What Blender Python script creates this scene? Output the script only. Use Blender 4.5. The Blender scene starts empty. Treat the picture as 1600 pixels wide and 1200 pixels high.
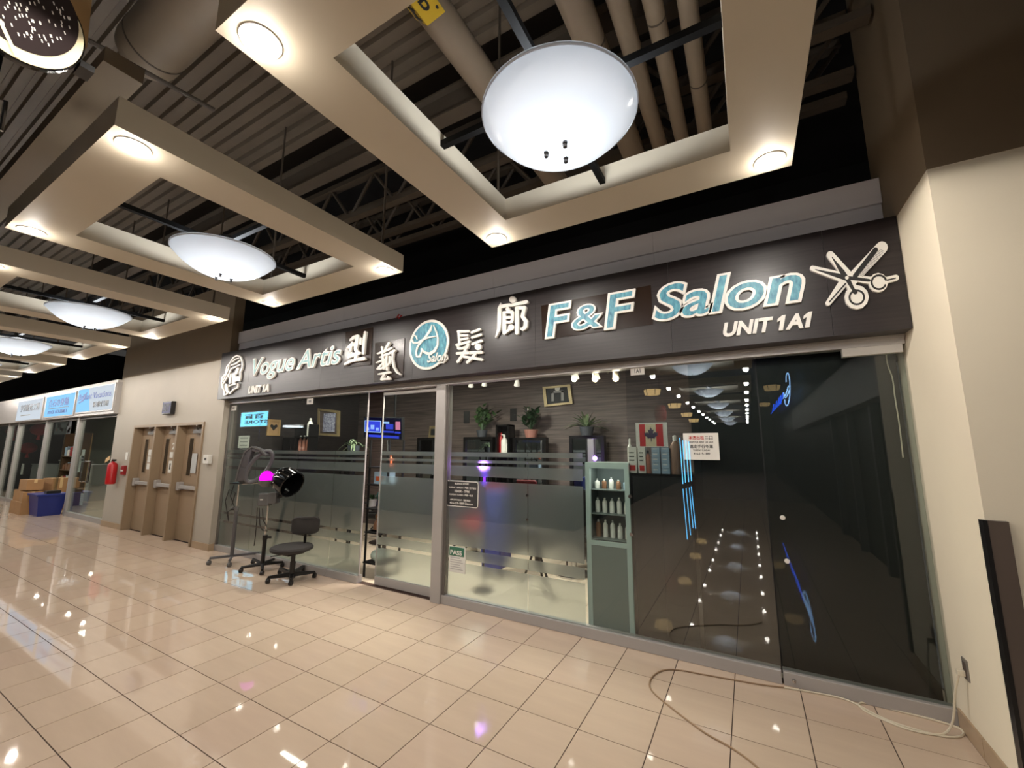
import bpy, math, random
from mathutils import Vector, Matrix

# ------------------------------------------------------------------ camera
F_PX = 645.95
CAM = Vector((1.8517, -3.8896, 1.7017))
_yaw, _pitch, _roll = 0.5144, 0.1533, 0.0031
_f = Vector((-math.sin(_yaw) * math.cos(_pitch), math.cos(_yaw) * math.cos(_pitch), math.sin(_pitch)))
_r0 = Vector((math.cos(_yaw), math.sin(_yaw), 0))
_u0 = _r0.cross(_f)
_r = math.cos(_roll) * _r0 + math.sin(_roll) * _u0
_u = -math.sin(_roll) * _r0 + math.cos(_roll) * _u0
SC = bpy.context.scene
COL = SC.collection
cd = bpy.data.cameras.new('camera')
cd.sensor_fit = 'HORIZONTAL'
cd.sensor_width = 36
cd.lens = 36 * F_PX / 1600
cd.clip_start = 0.05
cam = bpy.data.objects.new('camera', cd)
COL.objects.link(cam)
m3 = Matrix((_r, _u, -_f)).transposed()
cam.matrix_world = Matrix.Translation(CAM) @ m3.to_4x4()
SC.camera = cam

# ------------------------------------------------------------------ world, exposure
W = bpy.data.worlds.new('world')
SC.world = W
W.use_nodes = True
W.node_tree.nodes['Background'].inputs[0].default_value = (0.9, 0.85, 0.8, 1)
W.node_tree.nodes['Background'].inputs[1].default_value = 0.03
vs = SC.view_settings
vs.view_transform = 'Standard'
vs.look = 'None'
vs.gamma = 1
vs.use_curve_mapping = False
vs.exposure = 0.63
E_DOWN = 27.0        # watts of each recessed downlight
E_BOWL = 17.0        # watts of the lamp in each bowl pendant
C_DOWN = (1.0, 0.93, 0.85)
C_BOWL = (0.90, 0.95, 1.0)

# ------------------------------------------------------------------ pixel -> place helpers
def ray(px, py):
    return _r * ((px - 800) / F_PX) + _u * ((600 - py) / F_PX) + _f
def at_y(px, py, Y):
    d = ray(px, py); return CAM + d * ((Y - CAM.y) / d.y)
def at_z(px, py, Z):
    d = ray(px, py); return CAM + d * ((Z - CAM.z) / d.z)
def at_x(px, py, X):
    d = ray(px, py); return CAM + d * ((X - CAM.x) / d.x)
def at_d(px, py, D):
    return CAM + ray(px, py) * D
def depth(p):
    return (Vector(p) - CAM).dot(_f)
def to_px(p):
    d = Vector(p) - CAM
    z = d.dot(_f)
    return (800 + F_PX * d.dot(_r) / z, 600 - F_PX * d.dot(_u) / z, z)
RH = Vector((_r.x, _r.y, 0)).normalized()
FH = Vector((_f.x, _f.y, 0)).normalized()
UP = Vector((0, 0, 1))
rnd = random.Random(7)

# ------------------------------------------------------------------ materials
def s2l(c):
    return tuple((x / 12.92 if x <= 0.04045 else ((x + 0.055) / 1.055) ** 2.4) for x in c)
MATS = {}
def mat(name, rgb, rough=0.6, metal=0.0, spec=0.5, noise=0.0, nscale=8.0, stretch=(1, 1, 1), bump=0.0, bscale=60.0,
        emit=None, estr=0.0, coat=0.0, rgb2=None, lin=False, trans=0.0):
    """principled material with a procedural colour variation; rgb are sRGB 0..255"""
    m = bpy.data.materials.new(name)
    m.use_nodes = True
    nt = m.node_tree
    b = nt.nodes['Principled BSDF']
    c1 = rgb if lin else s2l([x / 255 for x in rgb])
    b.inputs['Base Color'].default_value = (*c1, 1)
    b.inputs['Roughness'].default_value = rough
    b.inputs['Metallic'].default_value = metal
    b.inputs['Specular IOR Level'].default_value = spec
    b.inputs['Coat Weight'].default_value = coat
    b.inputs['Coat Roughness'].default_value = 0.05
    if noise > 0 or bump > 0:
        tc = nt.nodes.new('ShaderNodeTexCoord')
        mp = nt.nodes.new('ShaderNodeMapping')
        mp.inputs['Scale'].default_value = stretch
        nt.links.new(tc.outputs['Object'], mp.inputs['Vector'])
    if noise > 0:
        n = nt.nodes.new('ShaderNodeTexNoise')
        n.inputs['Scale'].default_value = nscale
        n.inputs['Detail'].default_value = 5
        nt.links.new(mp.outputs[0], n.inputs['Vector'])
        cr = nt.nodes.new('ShaderNodeValToRGB')
        cr.color_ramp.elements[0].position = 0.3
        cr.color_ramp.elements[1].position = 0.7
        c2 = s2l([x / 255 for x in rgb2]) if rgb2 else [x * (1 - noise) for x in c1]
        cr.color_ramp.elements[0].color = (*c2, 1)
        cr.color_ramp.elements[1].color = (*c1, 1)
        nt.links.new(n.outputs['Fac'], cr.inputs['Fac'])
        nt.links.new(cr.outputs['Color'], b.inputs['Base Color'])
    if bump > 0:
        n2 = nt.nodes.new('ShaderNodeTexNoise')
        n2.inputs['Scale'].default_value = bscale
        nt.links.new(mp.outputs[0], n2.inputs['Vector'])
        bp = nt.nodes.new('ShaderNodeBump')
        bp.inputs['Strength'].default_value = bump
        bp.inputs['Distance'].default_value = 0.01
        nt.links.new(n2.outputs['Fac'], bp.inputs['Height'])
        nt.links.new(bp.outputs['Normal'], b.inputs['Normal'])
    if emit:
        b.inputs['Emission Color'].default_value = (*s2l([x / 255 for x in emit]), 1)
        b.inputs['Emission Strength'].default_value = estr
    if trans:
        b.inputs['Transmission Weight'].default_value = trans
    MATS[name] = m
    return m

def glass_mat(name, tint, refl=1.0, ior=1.52):
    """clear pane: transparent and mirror-reflecting by Fresnel, the same on both faces of the slab"""
    m = bpy.data.materials.new(name); m.use_nodes = True
    nt = m.node_tree; nt.nodes.clear()
    out = nt.nodes.new('ShaderNodeOutputMaterial')
    mix = nt.nodes.new('ShaderNodeMixShader')
    tr = nt.nodes.new('ShaderNodeBsdfTransparent'); tr.inputs[0].default_value = (*tint, 1)
    gl = nt.nodes.new('ShaderNodeBsdfGlossy'); gl.inputs['Roughness'].default_value = 0.0
    gl.inputs[0].default_value = (refl, refl, refl, 1)
    fr = nt.nodes.new('ShaderNodeFresnel')
    geo = nt.nodes.new('ShaderNodeNewGeometry')
    ma = nt.nodes.new('ShaderNodeMapRange')
    ma.inputs[3].default_value = ior; ma.inputs[4].default_value = 1 / ior
    nt.links.new(geo.outputs['Backfacing'], ma.inputs[0])
    nt.links.new(ma.outputs[0], fr.inputs['IOR'])
    nt.links.new(fr.outputs[0], mix.inputs[0])
    nt.links.new(tr.outputs[0], mix.inputs[1]); nt.links.new(gl.outputs[0], mix.inputs[2])
    nt.links.new(mix.outputs[0], out.inputs[0])
    MATS[name] = m
    return m

def frosted_mat(name, col, rough=0.35, trl=0.35):
    m = bpy.data.materials.new(name); m.use_nodes = True
    nt = m.node_tree; nt.nodes.clear()
    out = nt.nodes.new('ShaderNodeOutputMaterial')
    mix = nt.nodes.new('ShaderNodeMixShader'); mix.inputs[0].default_value = trl
    rf = nt.nodes.new('ShaderNodeBsdfRefraction'); rf.inputs['Roughness'].default_value = rough
    rf.inputs['IOR'].default_value = 1.25; rf.inputs[0].default_value = (*col, 1)
    tl = nt.nodes.new('ShaderNodeBsdfTranslucent'); tl.inputs[0].default_value = (*col, 1)
    df = nt.nodes.new('ShaderNodeBsdfDiffuse'); df.inputs[0].default_value = (*col, 1)
    mx2 = nt.nodes.new('ShaderNodeMixShader'); mx2.inputs[0].default_value = 0.5
    nt.links.new(tl.outputs[0], mx2.inputs[1]); nt.links.new(df.outputs[0], mx2.inputs[2])
    nt.links.new(rf.outputs[0], mix.inputs[1]); nt.links.new(mx2.outputs[0], mix.inputs[2])
    nt.links.new(mix.outputs[0], out.inputs[0])
    MATS[name] = m
    return m

def emis(name, rgb, strength):
    m = bpy.data.materials.new(name); m.use_nodes = True
    nt = m.node_tree; nt.nodes.clear()
    out = nt.nodes.new('ShaderNodeOutputMaterial')
    e = nt.nodes.new('ShaderNodeEmission')
    e.inputs[0].default_value = (*s2l([x / 255 for x in rgb]), 1); e.inputs[1].default_value = strength
    nt.links.new(e.outputs[0], out.inputs[0])
    MATS[name] = m
    return m

def bowl_mat():
    m = bpy.data.materials.new('opal glass'); m.use_nodes = True
    nt = m.node_tree; nt.nodes.clear()
    out = nt.nodes.new('ShaderNodeOutputMaterial')
    tl = nt.nodes.new('ShaderNodeBsdfTranslucent'); tl.inputs[0].default_value = (.19, .204, .218, 1)
    df = nt.nodes.new('ShaderNodeBsdfDiffuse'); df.inputs[0].default_value = (.80, .82, .86, 1)
    gl = nt.nodes.new('ShaderNodeBsdfGlossy'); gl.inputs['Roughness'].default_value = 0.12
    mx = nt.nodes.new('ShaderNodeMixShader'); mx.inputs[0].default_value = .5
    nt.links.new(tl.outputs[0], mx.inputs[1]); nt.links.new(df.outputs[0], mx.inputs[2])
    m2 = nt.nodes.new('ShaderNodeMixShader'); m2.inputs[0].default_value = 0.04
    nt.links.new(mx.outputs[0], m2.inputs[1]); nt.links.new(gl.outputs[0], m2.inputs[2])
    nt.links.new(m2.outputs[0], out.inputs[0])
    MATS['opal'] = m
    return m

bowl_mat()
TILES = [mat('floor tile %s' % n, c, rough=0.03, spec=0.6, noise=0.08, nscale=2.2, stretch=(.7, 5, 1)) for n, c in
         (('a', (203, 181, 160)), ('b', (200, 178, 157)), ('c', (205, 183, 162)), ('d', (201, 178, 158)))]
mat('grout', (66, 46, 36), 0.8, noise=0.2, nscale=30)
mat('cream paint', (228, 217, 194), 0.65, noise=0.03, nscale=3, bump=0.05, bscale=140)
mat('cream paint dimmed', (170, 161, 147), 0.65, noise=0.06, nscale=2, bump=0.05, bscale=140)  # same cream made darker to offset strong lamp light on the door wall
mat('brown paint', (126, 109, 86), 0.7, noise=0.05, nscale=3, bump=0.05, bscale=120)
mat('coffer paint', (198, 187, 166), 0.6, noise=0.02, nscale=4, bump=0.03, bscale=160)
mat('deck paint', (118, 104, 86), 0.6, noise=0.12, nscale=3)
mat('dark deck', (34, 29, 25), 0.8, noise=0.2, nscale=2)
mat('steel brown', (84, 72, 58), 0.6, noise=0.15, nscale=6)
mat('duct paint', (142, 124, 102), 0.55, noise=0.10, nscale=3)
mat('black metal', (20, 19, 19), 0.4, metal=0.3, noise=0.1, nscale=20)
mat('black plastic', (24, 23, 23), 0.35, noise=0.1, nscale=20)
mat('gloss black', (10, 10, 11), 0.08, noise=0.1, nscale=20)
mat('charcoal fabric', (46, 42, 40), 0.95, noise=0.25, nscale=90, bump=0.3, bscale=300)
mat('grey plastic', (92, 90, 88), 0.45, noise=0.08, nscale=12)
mat('processor grey', (84, 82, 84), 0.42, noise=0.1, nscale=12)
mat('matte black', (13, 13, 13), 0.75, spec=0.2, noise=0.1)
mat('dark grey plastic', (56, 55, 56), 0.42, noise=0.1, nscale=12)
mat('chrome', (190, 190, 190), 0.15, metal=1.0, noise=0.03, nscale=10)
mat('fascia grey', (224, 222, 226), 0.4, noise=0.05, nscale=2, stretch=(.3, 4, 4))
mat('aluminium', (172, 167, 163), 0.42, metal=0.25, noise=0.06, nscale=2, stretch=(.3, 4, 4))
mat('aluminium dark', (118, 113, 108), 0.45, metal=0.5, noise=0.08, nscale=2)
mat('wood sign', (44, 37, 37), 0.36, noise=0.35, nscale=3.0, stretch=(0.35, 1, 16), rgb2=(27, 22, 22), spec=0.4)
mat('sign panel brown', (36, 22, 13), 0.25, noise=0.15, nscale=2, spec=0.25)
mat('letter white', (220, 216, 208), 0.4, noise=0.03, nscale=6)
mat('letter side', (196, 192, 186), 0.5, noise=0.05, nscale=6)
mat('print black', (22, 20, 20), 0.5, noise=0.1, nscale=30)
mat('print grey', (150, 148, 146), 0.5, noise=0.1, nscale=30)
mat('teal glitter', (96, 166, 180), 0.5, noise=0.5, nscale=34, rgb2=(28, 96, 122), spec=0.6, stretch=(1, 1, .45))
mat('teal pale', (150, 186, 186), 0.5, noise=0.5, nscale=34, rgb2=(96, 142, 148), stretch=(1, 1, .45))
mat('door paint', (150, 128, 104), 0.45, noise=0.05, nscale=3, bump=0.02)
mat('door frame paint', (146, 126, 101), 0.42, noise=0.05, nscale=3)
mat('dark glass panel', (38, 32, 26), 0.1, noise=0.1)
mat('paper', (214, 212, 204), 0.8, noise=0.04, nscale=14)
mat('paper grey', (178, 180, 178), 0.8, noise=0.06, nscale=14)
mat('red', (176, 22, 26), 0.35, noise=0.1, nscale=8)
mat('red paper', (150, 24, 28), 0.7, noise=0.2, nscale=14)
mat('alarm red', (140, 26, 28), 0.4, noise=0.1)
mat('tag manila', (206, 172, 122), 0.8, noise=0.08)
mat('skirting stone', (170, 146, 118), 0.3, noise=0.12, nscale=6)
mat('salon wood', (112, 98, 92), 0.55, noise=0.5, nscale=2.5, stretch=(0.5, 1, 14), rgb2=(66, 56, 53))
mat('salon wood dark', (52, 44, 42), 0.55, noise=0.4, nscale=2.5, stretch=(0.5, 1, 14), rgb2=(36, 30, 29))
mat('salon ceiling', (62, 58, 56), 0.8, noise=0.1)
mat('salon floor tile', (206, 190, 168), 0.2, noise=0.08, nscale=3)
mat('charcoal board', (17, 18, 18), 0.5, noise=0.1, nscale=4)
mat('black lacquer', (17, 16, 16), 0.25, noise=0.1, nscale=6)
mat('mirror', (210, 216, 218), 0.03, metal=1.0, noise=0.02)
mat('mint frame', (166, 181, 178), 0.45, noise=0.05, nscale=6)
mat('mint panel', (108, 117, 115), 0.4, noise=0.05, nscale=4)
mat('leaf', (74, 104, 58), 0.5, noise=0.4, nscale=9, rgb2=(40, 66, 34))
mat('leaf pale', (150, 164, 128), 0.5, noise=0.5, nscale=20, rgb2=(70, 96, 62), stretch=(3, 3, 1))
mat('leaf dark', (42, 70, 40), 0.5, noise=0.4, nscale=9)
mat('pot grey', (70, 74, 80), 0.5, noise=0.1)
mat('pot pink', (160, 112, 100), 0.5, noise=0.1)
mat('soil', (42, 32, 26), 0.95, noise=0.3, nscale=40)
mat('gold frame', (164, 146, 108), 0.4, metal=0.3, noise=0.2, nscale=10)
mat('art dark', (38, 40, 42), 0.6, noise=0.4, nscale=6)
mat('art sketch', (196, 200, 216), 0.7, noise=0.6, nscale=26, rgb2=(96, 96, 130))
mat('art tan', (188, 150, 106), 0.7, noise=0.1, nscale=8)
mat('bottle white', (222, 220, 212), 0.35, noise=0.05)
mat('bottle pink', (176, 112, 92), 0.35, noise=0.1)
mat('bottle bronze', (150, 116, 96), 0.35, noise=0.1)
mat('bottle amber', (132, 92, 66), 0.3, noise=0.1)
mat('label red', (196, 44, 36), 0.5, noise=0.05)
mat('label blue', (150, 172, 190), 0.5, noise=0.06, nscale=20)
mat('flag red', (196, 34, 36), 0.6, noise=0.06)
mat('flag cream', (216, 200, 168), 0.6, noise=0.05)
mat('leaf purple', (52, 36, 74), 0.6, noise=0.2)
mat('cardboard', (162, 122, 80), 0.85, noise=0.12, nscale=5)
mat('blue plastic', (26, 42, 118), 0.4, noise=0.1)
mat('shop interior', (150, 152, 140), 0.8, noise=0.1, nscale=2)
mat('shop shelf', (92, 66, 40), 0.6, noise=0.2, nscale=5)
mat('outlet grey', (120, 114, 106), 0.5, noise=0.05)
mat('cord white', (208, 198, 176), 0.5, noise=0.05)
mat('cord brown', (150, 122, 94), 0.5, noise=0.05)
mat('guard brown', (92, 80, 72), 0.4, noise=0.08, nscale=4)
mat('yellow label', (214, 176, 44), 0.35, noise=0.08, nscale=10)
mat('green print', (52, 108, 84), 0.5, noise=0.08)
mat('print red', (182, 44, 34), 0.6, noise=0.05)
mat('print blue', (60, 84, 150), 0.6, noise=0.05)
mat('print pink', (214, 90, 130), 0.6, noise=0.05)
mat('far fascia', (92, 94, 94), 0.5, noise=0.06)
mat('wall dark shop', (30, 29, 28), 0.6, noise=0.1, nscale=2)
mat('sign cream', (226, 214, 176), 0.4, noise=0.05, nscale=5)
mat('sign cocoa', (44, 36, 36), 0.22, noise=0.1, nscale=8)
mat('tan wood', (190, 154, 104), 0.5, noise=0.2, nscale=3, stretch=(1, 1, .2))
mat('ceramic', (176, 190, 176), 0.25, noise=0.1)
mat('turquoise', (70, 150, 140), 0.4, noise=0.3, nscale=12)
mat('orange', (206, 96, 52), 0.5, noise=0.1)
glass_mat('pane glass', (.90, .94, .92))
glass_mat('pane dark', (.80, .84, .83), 1.0, 1.95)
glass_mat('pane door', (.80, .84, .83), 1.0, 1.45)
glass_mat('pane shop', (.86, .90, .87))
frosted_mat('frosted film', (.84, .87, .87), .34, .09)
emis('lamp lens', (255, 240, 218), 5.0)
emis('bulb', (255, 226, 188), 30.0)
emis('tube white', (226, 240, 255), 6.0)
emis('sign lit white', (226, 236, 246), 0.55)
emis('sign lit sky', (142, 202, 246), 0.75)
emis('sign lit cyan', (120, 210, 250), 5.5)
emis('tv blue', (48, 62, 190), 0.9)
emis('tv pale', (150, 186, 240), 1.0)
emis('tv dark', (14, 14, 40), 0.6)
emis('tv pink', (200, 120, 150), 0.9)
emis('neon blue', (24, 92, 255), 9.0)
emis('neon pale', (150, 200, 255), 11.0)
emis('reflection blue', (96, 190, 255), 1.6)
emis('uv magenta', (250, 20, 250), 0.9)
emis('uv violet', (120, 50, 255), 2.0)
emis('lantern glow', (216, 180, 120), 2.2)
emis('exit glow', (180, 176, 196), 0.35)
emis('screen cyan', (120, 200, 226), 0.7)

# ------------------------------------------------------------------ mesh helpers
class MB:
    def __init__(s):
        s.v = []; s.f = []
    def add(s, vs, fs):
        k = len(s.v)
        s.v += [Vector(p) for p in vs]
        s.f += [tuple(i + k for i in f) for f in fs]
        return s
    def box(s, x0, x1, y0, y1, z0, z1):
        x0, x1 = min(x0, x1), max(x0, x1); y0, y1 = min(y0, y1), max(y0, y1); z0, z1 = min(z0, z1), max(z0, z1)
        return s.add([(x0, y0, z0), (x1, y0, z0), (x1, y1, z0), (x0, y1, z0), (x0, y0, z1), (x1, y0, z1), (x1, y1, z1), (x0, y1, z1)],
                     [(0, 3, 2, 1), (4, 5, 6, 7), (0, 1, 5, 4), (1, 2, 6, 5), (2, 3, 7, 6), (3, 0, 4, 7)])
    def obox(s, c, ax, ay, az):
        """box about centre c with half-axis vectors"""
        c = Vector(c); P = []
        for sz in (-1, 1):
            for sx, sy in ((-1, -1), (1, -1), (1, 1), (-1, 1)):
                P.append(c + ax * sx + ay * sy + az * sz)
        return s.add(P, [(0, 3, 2, 1), (4, 5, 6, 7), (0, 1, 5, 4), (1, 2, 6, 5), (2, 3, 7, 6), (3, 0, 4, 7)])
    def ring(s, c, ax, ay, n):
        return [Vector(c) + ax * math.cos(2 * math.pi * i / n) + ay * math.sin(2 * math.pi * i / n) for i in range(n)]
    def cyl(s, p0, p1, r0, r1=None, n=16):
        r1 = r0 if r1 is None else r1
        p0, p1 = Vector(p0), Vector(p1)
        d = (p1 - p0).normalized()
        a = d.orthogonal().normalized(); b = d.cross(a)
        A = s.ring(p0, a * r0, b * r0, n); B = s.ring(p1, a * r1, b * r1, n)
        return s.add(A + B, [(i, (i + 1) % n, n + (i + 1) % n, n + i) for i in range(n)] + [tuple(range(n))[::-1], tuple(range(n, 2 * n))])
    def tube(s, pts, r, n=8, closed=False):
        pts = [Vector(p) for p in pts]; m = len(pts)
        V = []; prev = None
        for i, p in enumerate(pts):
            if closed: d = pts[(i + 1) % m] - pts[i - 1]
            else: d = pts[min(i + 1, m - 1)] - pts[max(i - 1, 0)]
            d.normalize()
            a = (prev - d * prev.dot(d)) if prev is not None else d.orthogonal()
            if a.length < 1e-6: a = d.orthogonal()
            a.normalize(); prev = a; b = d.cross(a)
            rr = r[i] if isinstance(r, (list, tuple)) else r
            V += s.ring(p, a * rr, b * rr, n)
        Fs = []
        for k in range(m if closed else m - 1):
            k2 = (k + 1) % m
            for i in range(n):
                Fs.append((k * n + i, k * n + (i + 1) % n, k2 * n + (i + 1) % n, k2 * n + i))
        if not closed:
            Fs += [tuple(range(n))[::-1], tuple(range((m - 1) * n, m * n))]
        return s.add(V, Fs)
    def lathe(s, prof, c=(0, 0, 0), n=24, ax=None, cap=True):
        """profile (r, h) about axis ax through c"""
        c = Vector(c)
        w = Vector(ax).normalized() if ax is not None else Vector((0, 0, 1))
        a = Vector((1, 0, 0)) if ax is None else w.orthogonal().normalized()
        b = w.cross(a)
        V = []; Fs = []
        for r, h in prof: V += s.ring(c + w * h, a * r, b * r, n)
        for k in range(len(prof) - 1):
            for i in range(n):
                Fs.append((k * n + i, k * n + (i + 1) % n, (k + 1) * n + (i + 1) % n, (k + 1) * n + i))
        if cap and prof[0][0] > 1e-6: Fs.append(tuple(range(n))[::-1])
        if cap and prof[-1][0] > 1e-6: Fs.append(tuple(range((len(prof) - 1) * n, len(prof) * n)))
        return s.add(V, Fs)
    def ell(s, c, ax, ay, az, n=16, m=10):
        V = []; Fs = []
        c = Vector(c)
        for j in range(m + 1):
            t = math.pi * j / m
            V += [c + ax * (math.sin(t) * math.cos(2 * math.pi * i / n)) + ay * (math.sin(t) * math.sin(2 * math.pi * i / n)) - az * math.cos(t) for i in range(n)]
        for j in range(m):
            for i in range(n):
                Fs.append((j * n + i, j * n + (i + 1) % n, (j + 1) * n + (i + 1) % n, (j + 1) * n + i))
        return s.add(V, Fs)
    def prism(s, poly, depthvec):
        """polygon (3-D points, counter-clockwise seen from the front) swept by depthvec"""
        n = len(poly); P = [Vector(p) for p in poly]; d = Vector(depthvec)
        return s.add(P + [p + d for p in P], [tuple(range(n)), tuple(range(n, 2 * n))[::-1]] + [(i, i + n, (i + 1) % n + n, (i + 1) % n) for i in range(n)])

def _link(o):
    COL.objects.link(o); return o
def _offset(p):
    v = Vector((0, 0, 0))
    while p is not None:
        v += p.location; p = p.parent
    return v
def obj(name, mb, m, parent=None, smooth=False, bevel=0.0):
    me = bpy.data.meshes.new(name)
    if parent is not None:
        off = _offset(parent); loc = Vector((0, 0, 0))
    else:
        xs = [v.x for v in mb.v]; ys = [v.y for v in mb.v]; zs = [v.z for v in mb.v]
        off = Vector(((min(xs) + max(xs)) / 2, (min(ys) + max(ys)) / 2, min(zs))); loc = off
    me.from_pydata([tuple(v - off) for v in mb.v], [], mb.f)
    me.validate()
    me.materials.append(MATS[m] if isinstance(m, str) else m)
    o = _link(bpy.data.objects.new(name, me))
    o.location = loc
    if parent is not None: o.parent = parent
    import bmesh
    bm = bmesh.new(); bm.from_mesh(me)
    bmesh.ops.recalc_face_normals(bm, faces=bm.faces)
    bm.to_mesh(me); bm.free()
    if smooth:
        for p in me.polygons: p.use_smooth = True
        try: me.set_sharp_from_angle(angle=math.radians(42))
        except Exception: pass
    if bevel:
        md = o.modifiers.new('bevel', 'BEVEL'); md.width = bevel; md.segments = 2; md.limit_method = 'ANGLE'
    return o
def tag(o, label, cat, group=None, kind=None):
    o['label'] = label; o['category'] = cat
    if group: o['group'] = group
    if kind: o['kind'] = kind
    return o
def thing(name, label, cat, loc, group=None, kind=None):
    o = _link(bpy.data.objects.new(name, None))
    o.location = loc; o.empty_display_size = 0.1
    return tag(o, label, cat, group, kind)
def copy_tree(o, parent=None):
    c = o.copy(); _link(c); c.parent = parent
    for ch in o.children: copy_tree(ch, c)
    return c
def BX(*a): return MB().box(*a)

def text_mesh(body, bold=0.0, shear=0.0, ext=0.0):
    c = bpy.data.curves.new('text', 'FONT')
    c.body = body; c.size = 1; c.offset = bold; c.shear = shear; c.extrude = ext; c.resolution_u = 4
    o = _link(bpy.data.objects.new('text', c))
    dg = bpy.context.evaluated_depsgraph_get()
    me = bpy.data.meshes.new_from_object(o.evaluated_get(dg))
    bpy.data.objects.remove(o); bpy.data.curves.remove(c)
    mb = MB()
    mb.v = [v.co.copy() for v in me.vertices]; mb.f = [tuple(p.vertices) for p in me.polygons]
    bpy.data.meshes.remove(me)
    return mb
def bounds(mb):
    xs = [v.x for v in mb.v]; ys = [v.y for v in mb.v]
    return min(xs), max(xs), min(ys), max(ys)
def place_text(name, body, O, X, Z, w, h, th, m, parent, bold=0.0, shear=0.0):
    """text filling the rectangle from O along unit X (width w) and unit Z (height h); th = thickness towards the viewer"""
    mb = text_mesh(body, bold, shear, 0.5)
    a, b, c, d = bounds(mb)
    N = X.cross(Z)          # points towards the viewer
    mb.v = [O + X * ((v.x - a) / max(b - a, 1e-6) * w) + Z * ((v.y - c) / max(d - c, 1e-6) * h) + N * ((v.z + 0.5) * th) for v in mb.v]
    return obj(name, mb, m, parent)
XW, ZW = Vector((1, 0, 0)), Vector((0, 0, 1))
def rect_poly(c0, c1, c2, c3): return [c0, c1, c2, c3]

# ================================================================== STRUCTURE
T = 0.41
Y_SIGN, Z_S0, Z_S1 = -0.22, 2.508, 3.325
X_R = 2.88                       # face of the right pier
X_L = -6.04                      # corner of the door wall
Y_DW = -0.11                     # plane of the door wall
# ---- floor: tiles
floor = thing('floor', 'polished beige square floor tiles of the mall corridor', 'floor', (0, 0, 0), kind='structure')
obj('grout_bed', BX(-24, 4.8, -32, 0.05, -0.05, -0.004), 'grout', floor)
g = 0.003
tile_mesh = []
for k in range(4):
    me = bpy.data.meshes.new('floor_tile')
    b = BX(g, T - g, g, T - g, -0.02, 0.0)
    me.from_pydata([tuple(v) for v in b.v], [], b.f); me.materials.append(TILES[k]); tile_mesh.append(me)
cand, rest = [], []
for i in range(-56, 12):
    for j in range(1, 78):
        x, y = i * T, -j * T
        if j > 11 and not (-5 <= i <= 9): continue
        p = to_px((x + T / 2, y + T / 2, 0))
        if p[2] > 0.3 and -60 < p[0] < 1660 and p[1] < 1260 and j <= 11 and x < X_R:
            cand.append((T * T / p[2] ** 3, x, y))
        else:
            rest.append((x, y))
cand.sort(reverse=True)
for k, (a, x, y) in enumerate(cand):
    if k < 299:
        o = _link(bpy.data.objects.new('floor_tile', tile_mesh[rnd.randrange(4)]))
        o.location = (x, y, 0); o.parent = floor
    else: rest.append((x, y))
mb = MB()
for x, y in rest: mb.box(x + g, x + T - g, y + g, y + T - g, -0.02, 0.0)
o = obj('floor_tile_field', mb, TILES[0], floor); o['kind'] = 'stuff'

# ---- salon floor, walls and ceiling behind the glass
Y_B = 3.0
sf = thing('floor', 'pale tiled floor inside the hair salon', 'floor', (0, 0, 0), kind='structure')
obj('grout_bed', BX(-6.3, 2.95, 0.05, Y_B, -0.05, -0.003), 'grout', sf)
for i in range(20):
    for j in range(6):
        x0 = -6.25 + i * 0.46; y0 = 0.09 + j * 0.49
        if i < 14 and j < 5:
            obj('floor_tile', BX(x0, x0 + 0.455, y0, y0 + 0.485, -0.02, 0), 'salon floor tile', sf)
        else:
            obj('floor_tile', BX(x0, min(x0 + 0.455, 2.94), y0, min(y0 + 0.485, Y_B), -0.02, 0), 'salon floor tile', sf)
tag(obj('wall_back', BX(-6.3, 2.95, Y_B, Y_B + 0.1, 0, 3.1), 'salon wood'), 'brown wood-grain back wall of the hair salon', 'wall', kind='structure')
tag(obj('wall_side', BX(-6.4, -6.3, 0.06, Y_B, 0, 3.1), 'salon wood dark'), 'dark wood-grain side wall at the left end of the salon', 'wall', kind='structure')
tag(obj('ceiling', BX(-6.4, 2.95, 0.09, Y_B + 0.1, 3.1, 3.2), 'salon ceiling'), 'dark ceiling inside the hair salon', 'ceiling', kind='structure')
tag(obj('wall_added_backing', BX(1.42, 2.86, 0.16, 0.22, 0, 3.08), 'charcoal board'), 'charcoal partition added close behind the right glass to keep it dark', 'wall', kind='structure')  # board added to keep the right glass dark behind its reflections
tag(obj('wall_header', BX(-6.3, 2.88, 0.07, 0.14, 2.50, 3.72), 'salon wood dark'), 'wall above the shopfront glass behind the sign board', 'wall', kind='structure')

# ---- right pier
wr = thing('wall_right', 'cream pier with brown upper paint at the right end of the salon front', 'wall', (X_R, -0.4, 0), kind='structure')
obj('cream_face', BX(X_R, 4.8, -0.785, 0.2, 0, 3.318), 'cream paint', wr)
obj('brown_upper', BX(X_R - 0.004, 4.8, -0.789, 0.2, 3.318, 6.0), 'brown paint', wr)
br = thing('baseboard_right', 'beige stone skirting at the foot of the right pier', 'baseboard', (X_R, -0.4, 0), kind='structure')
for y0, y1 in ((-0.797, -0.36), (-0.355, -0.035)):
    obj('skirting_tile', BX(X_R - 0.012, X_R, y0, y1, 0, 0.11), 'skirting stone', br)
for k in range(4):
    obj('skirting_tile', BX(X_R + k * 0.41, X_R + k * 0.41 + 0.405, -0.797, -0.785, 0, 0.11), 'skirting stone', br)
cg = thing('corner_guard', 'dark brown corner guard on the edge of the cream pier', 'corner guard', (X_R, -0.8, 0.12))
obj('front_strip', BX(X_R - 0.014, X_R + 0.075, -0.812, -0.786, 0.11, 1.345), 'guard brown', cg)
obj('side_strip', BX(X_R - 0.018, X_R - 0.001, -0.814, -0.765, 0.11, 1.345), 'black plastic', cg)

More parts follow.
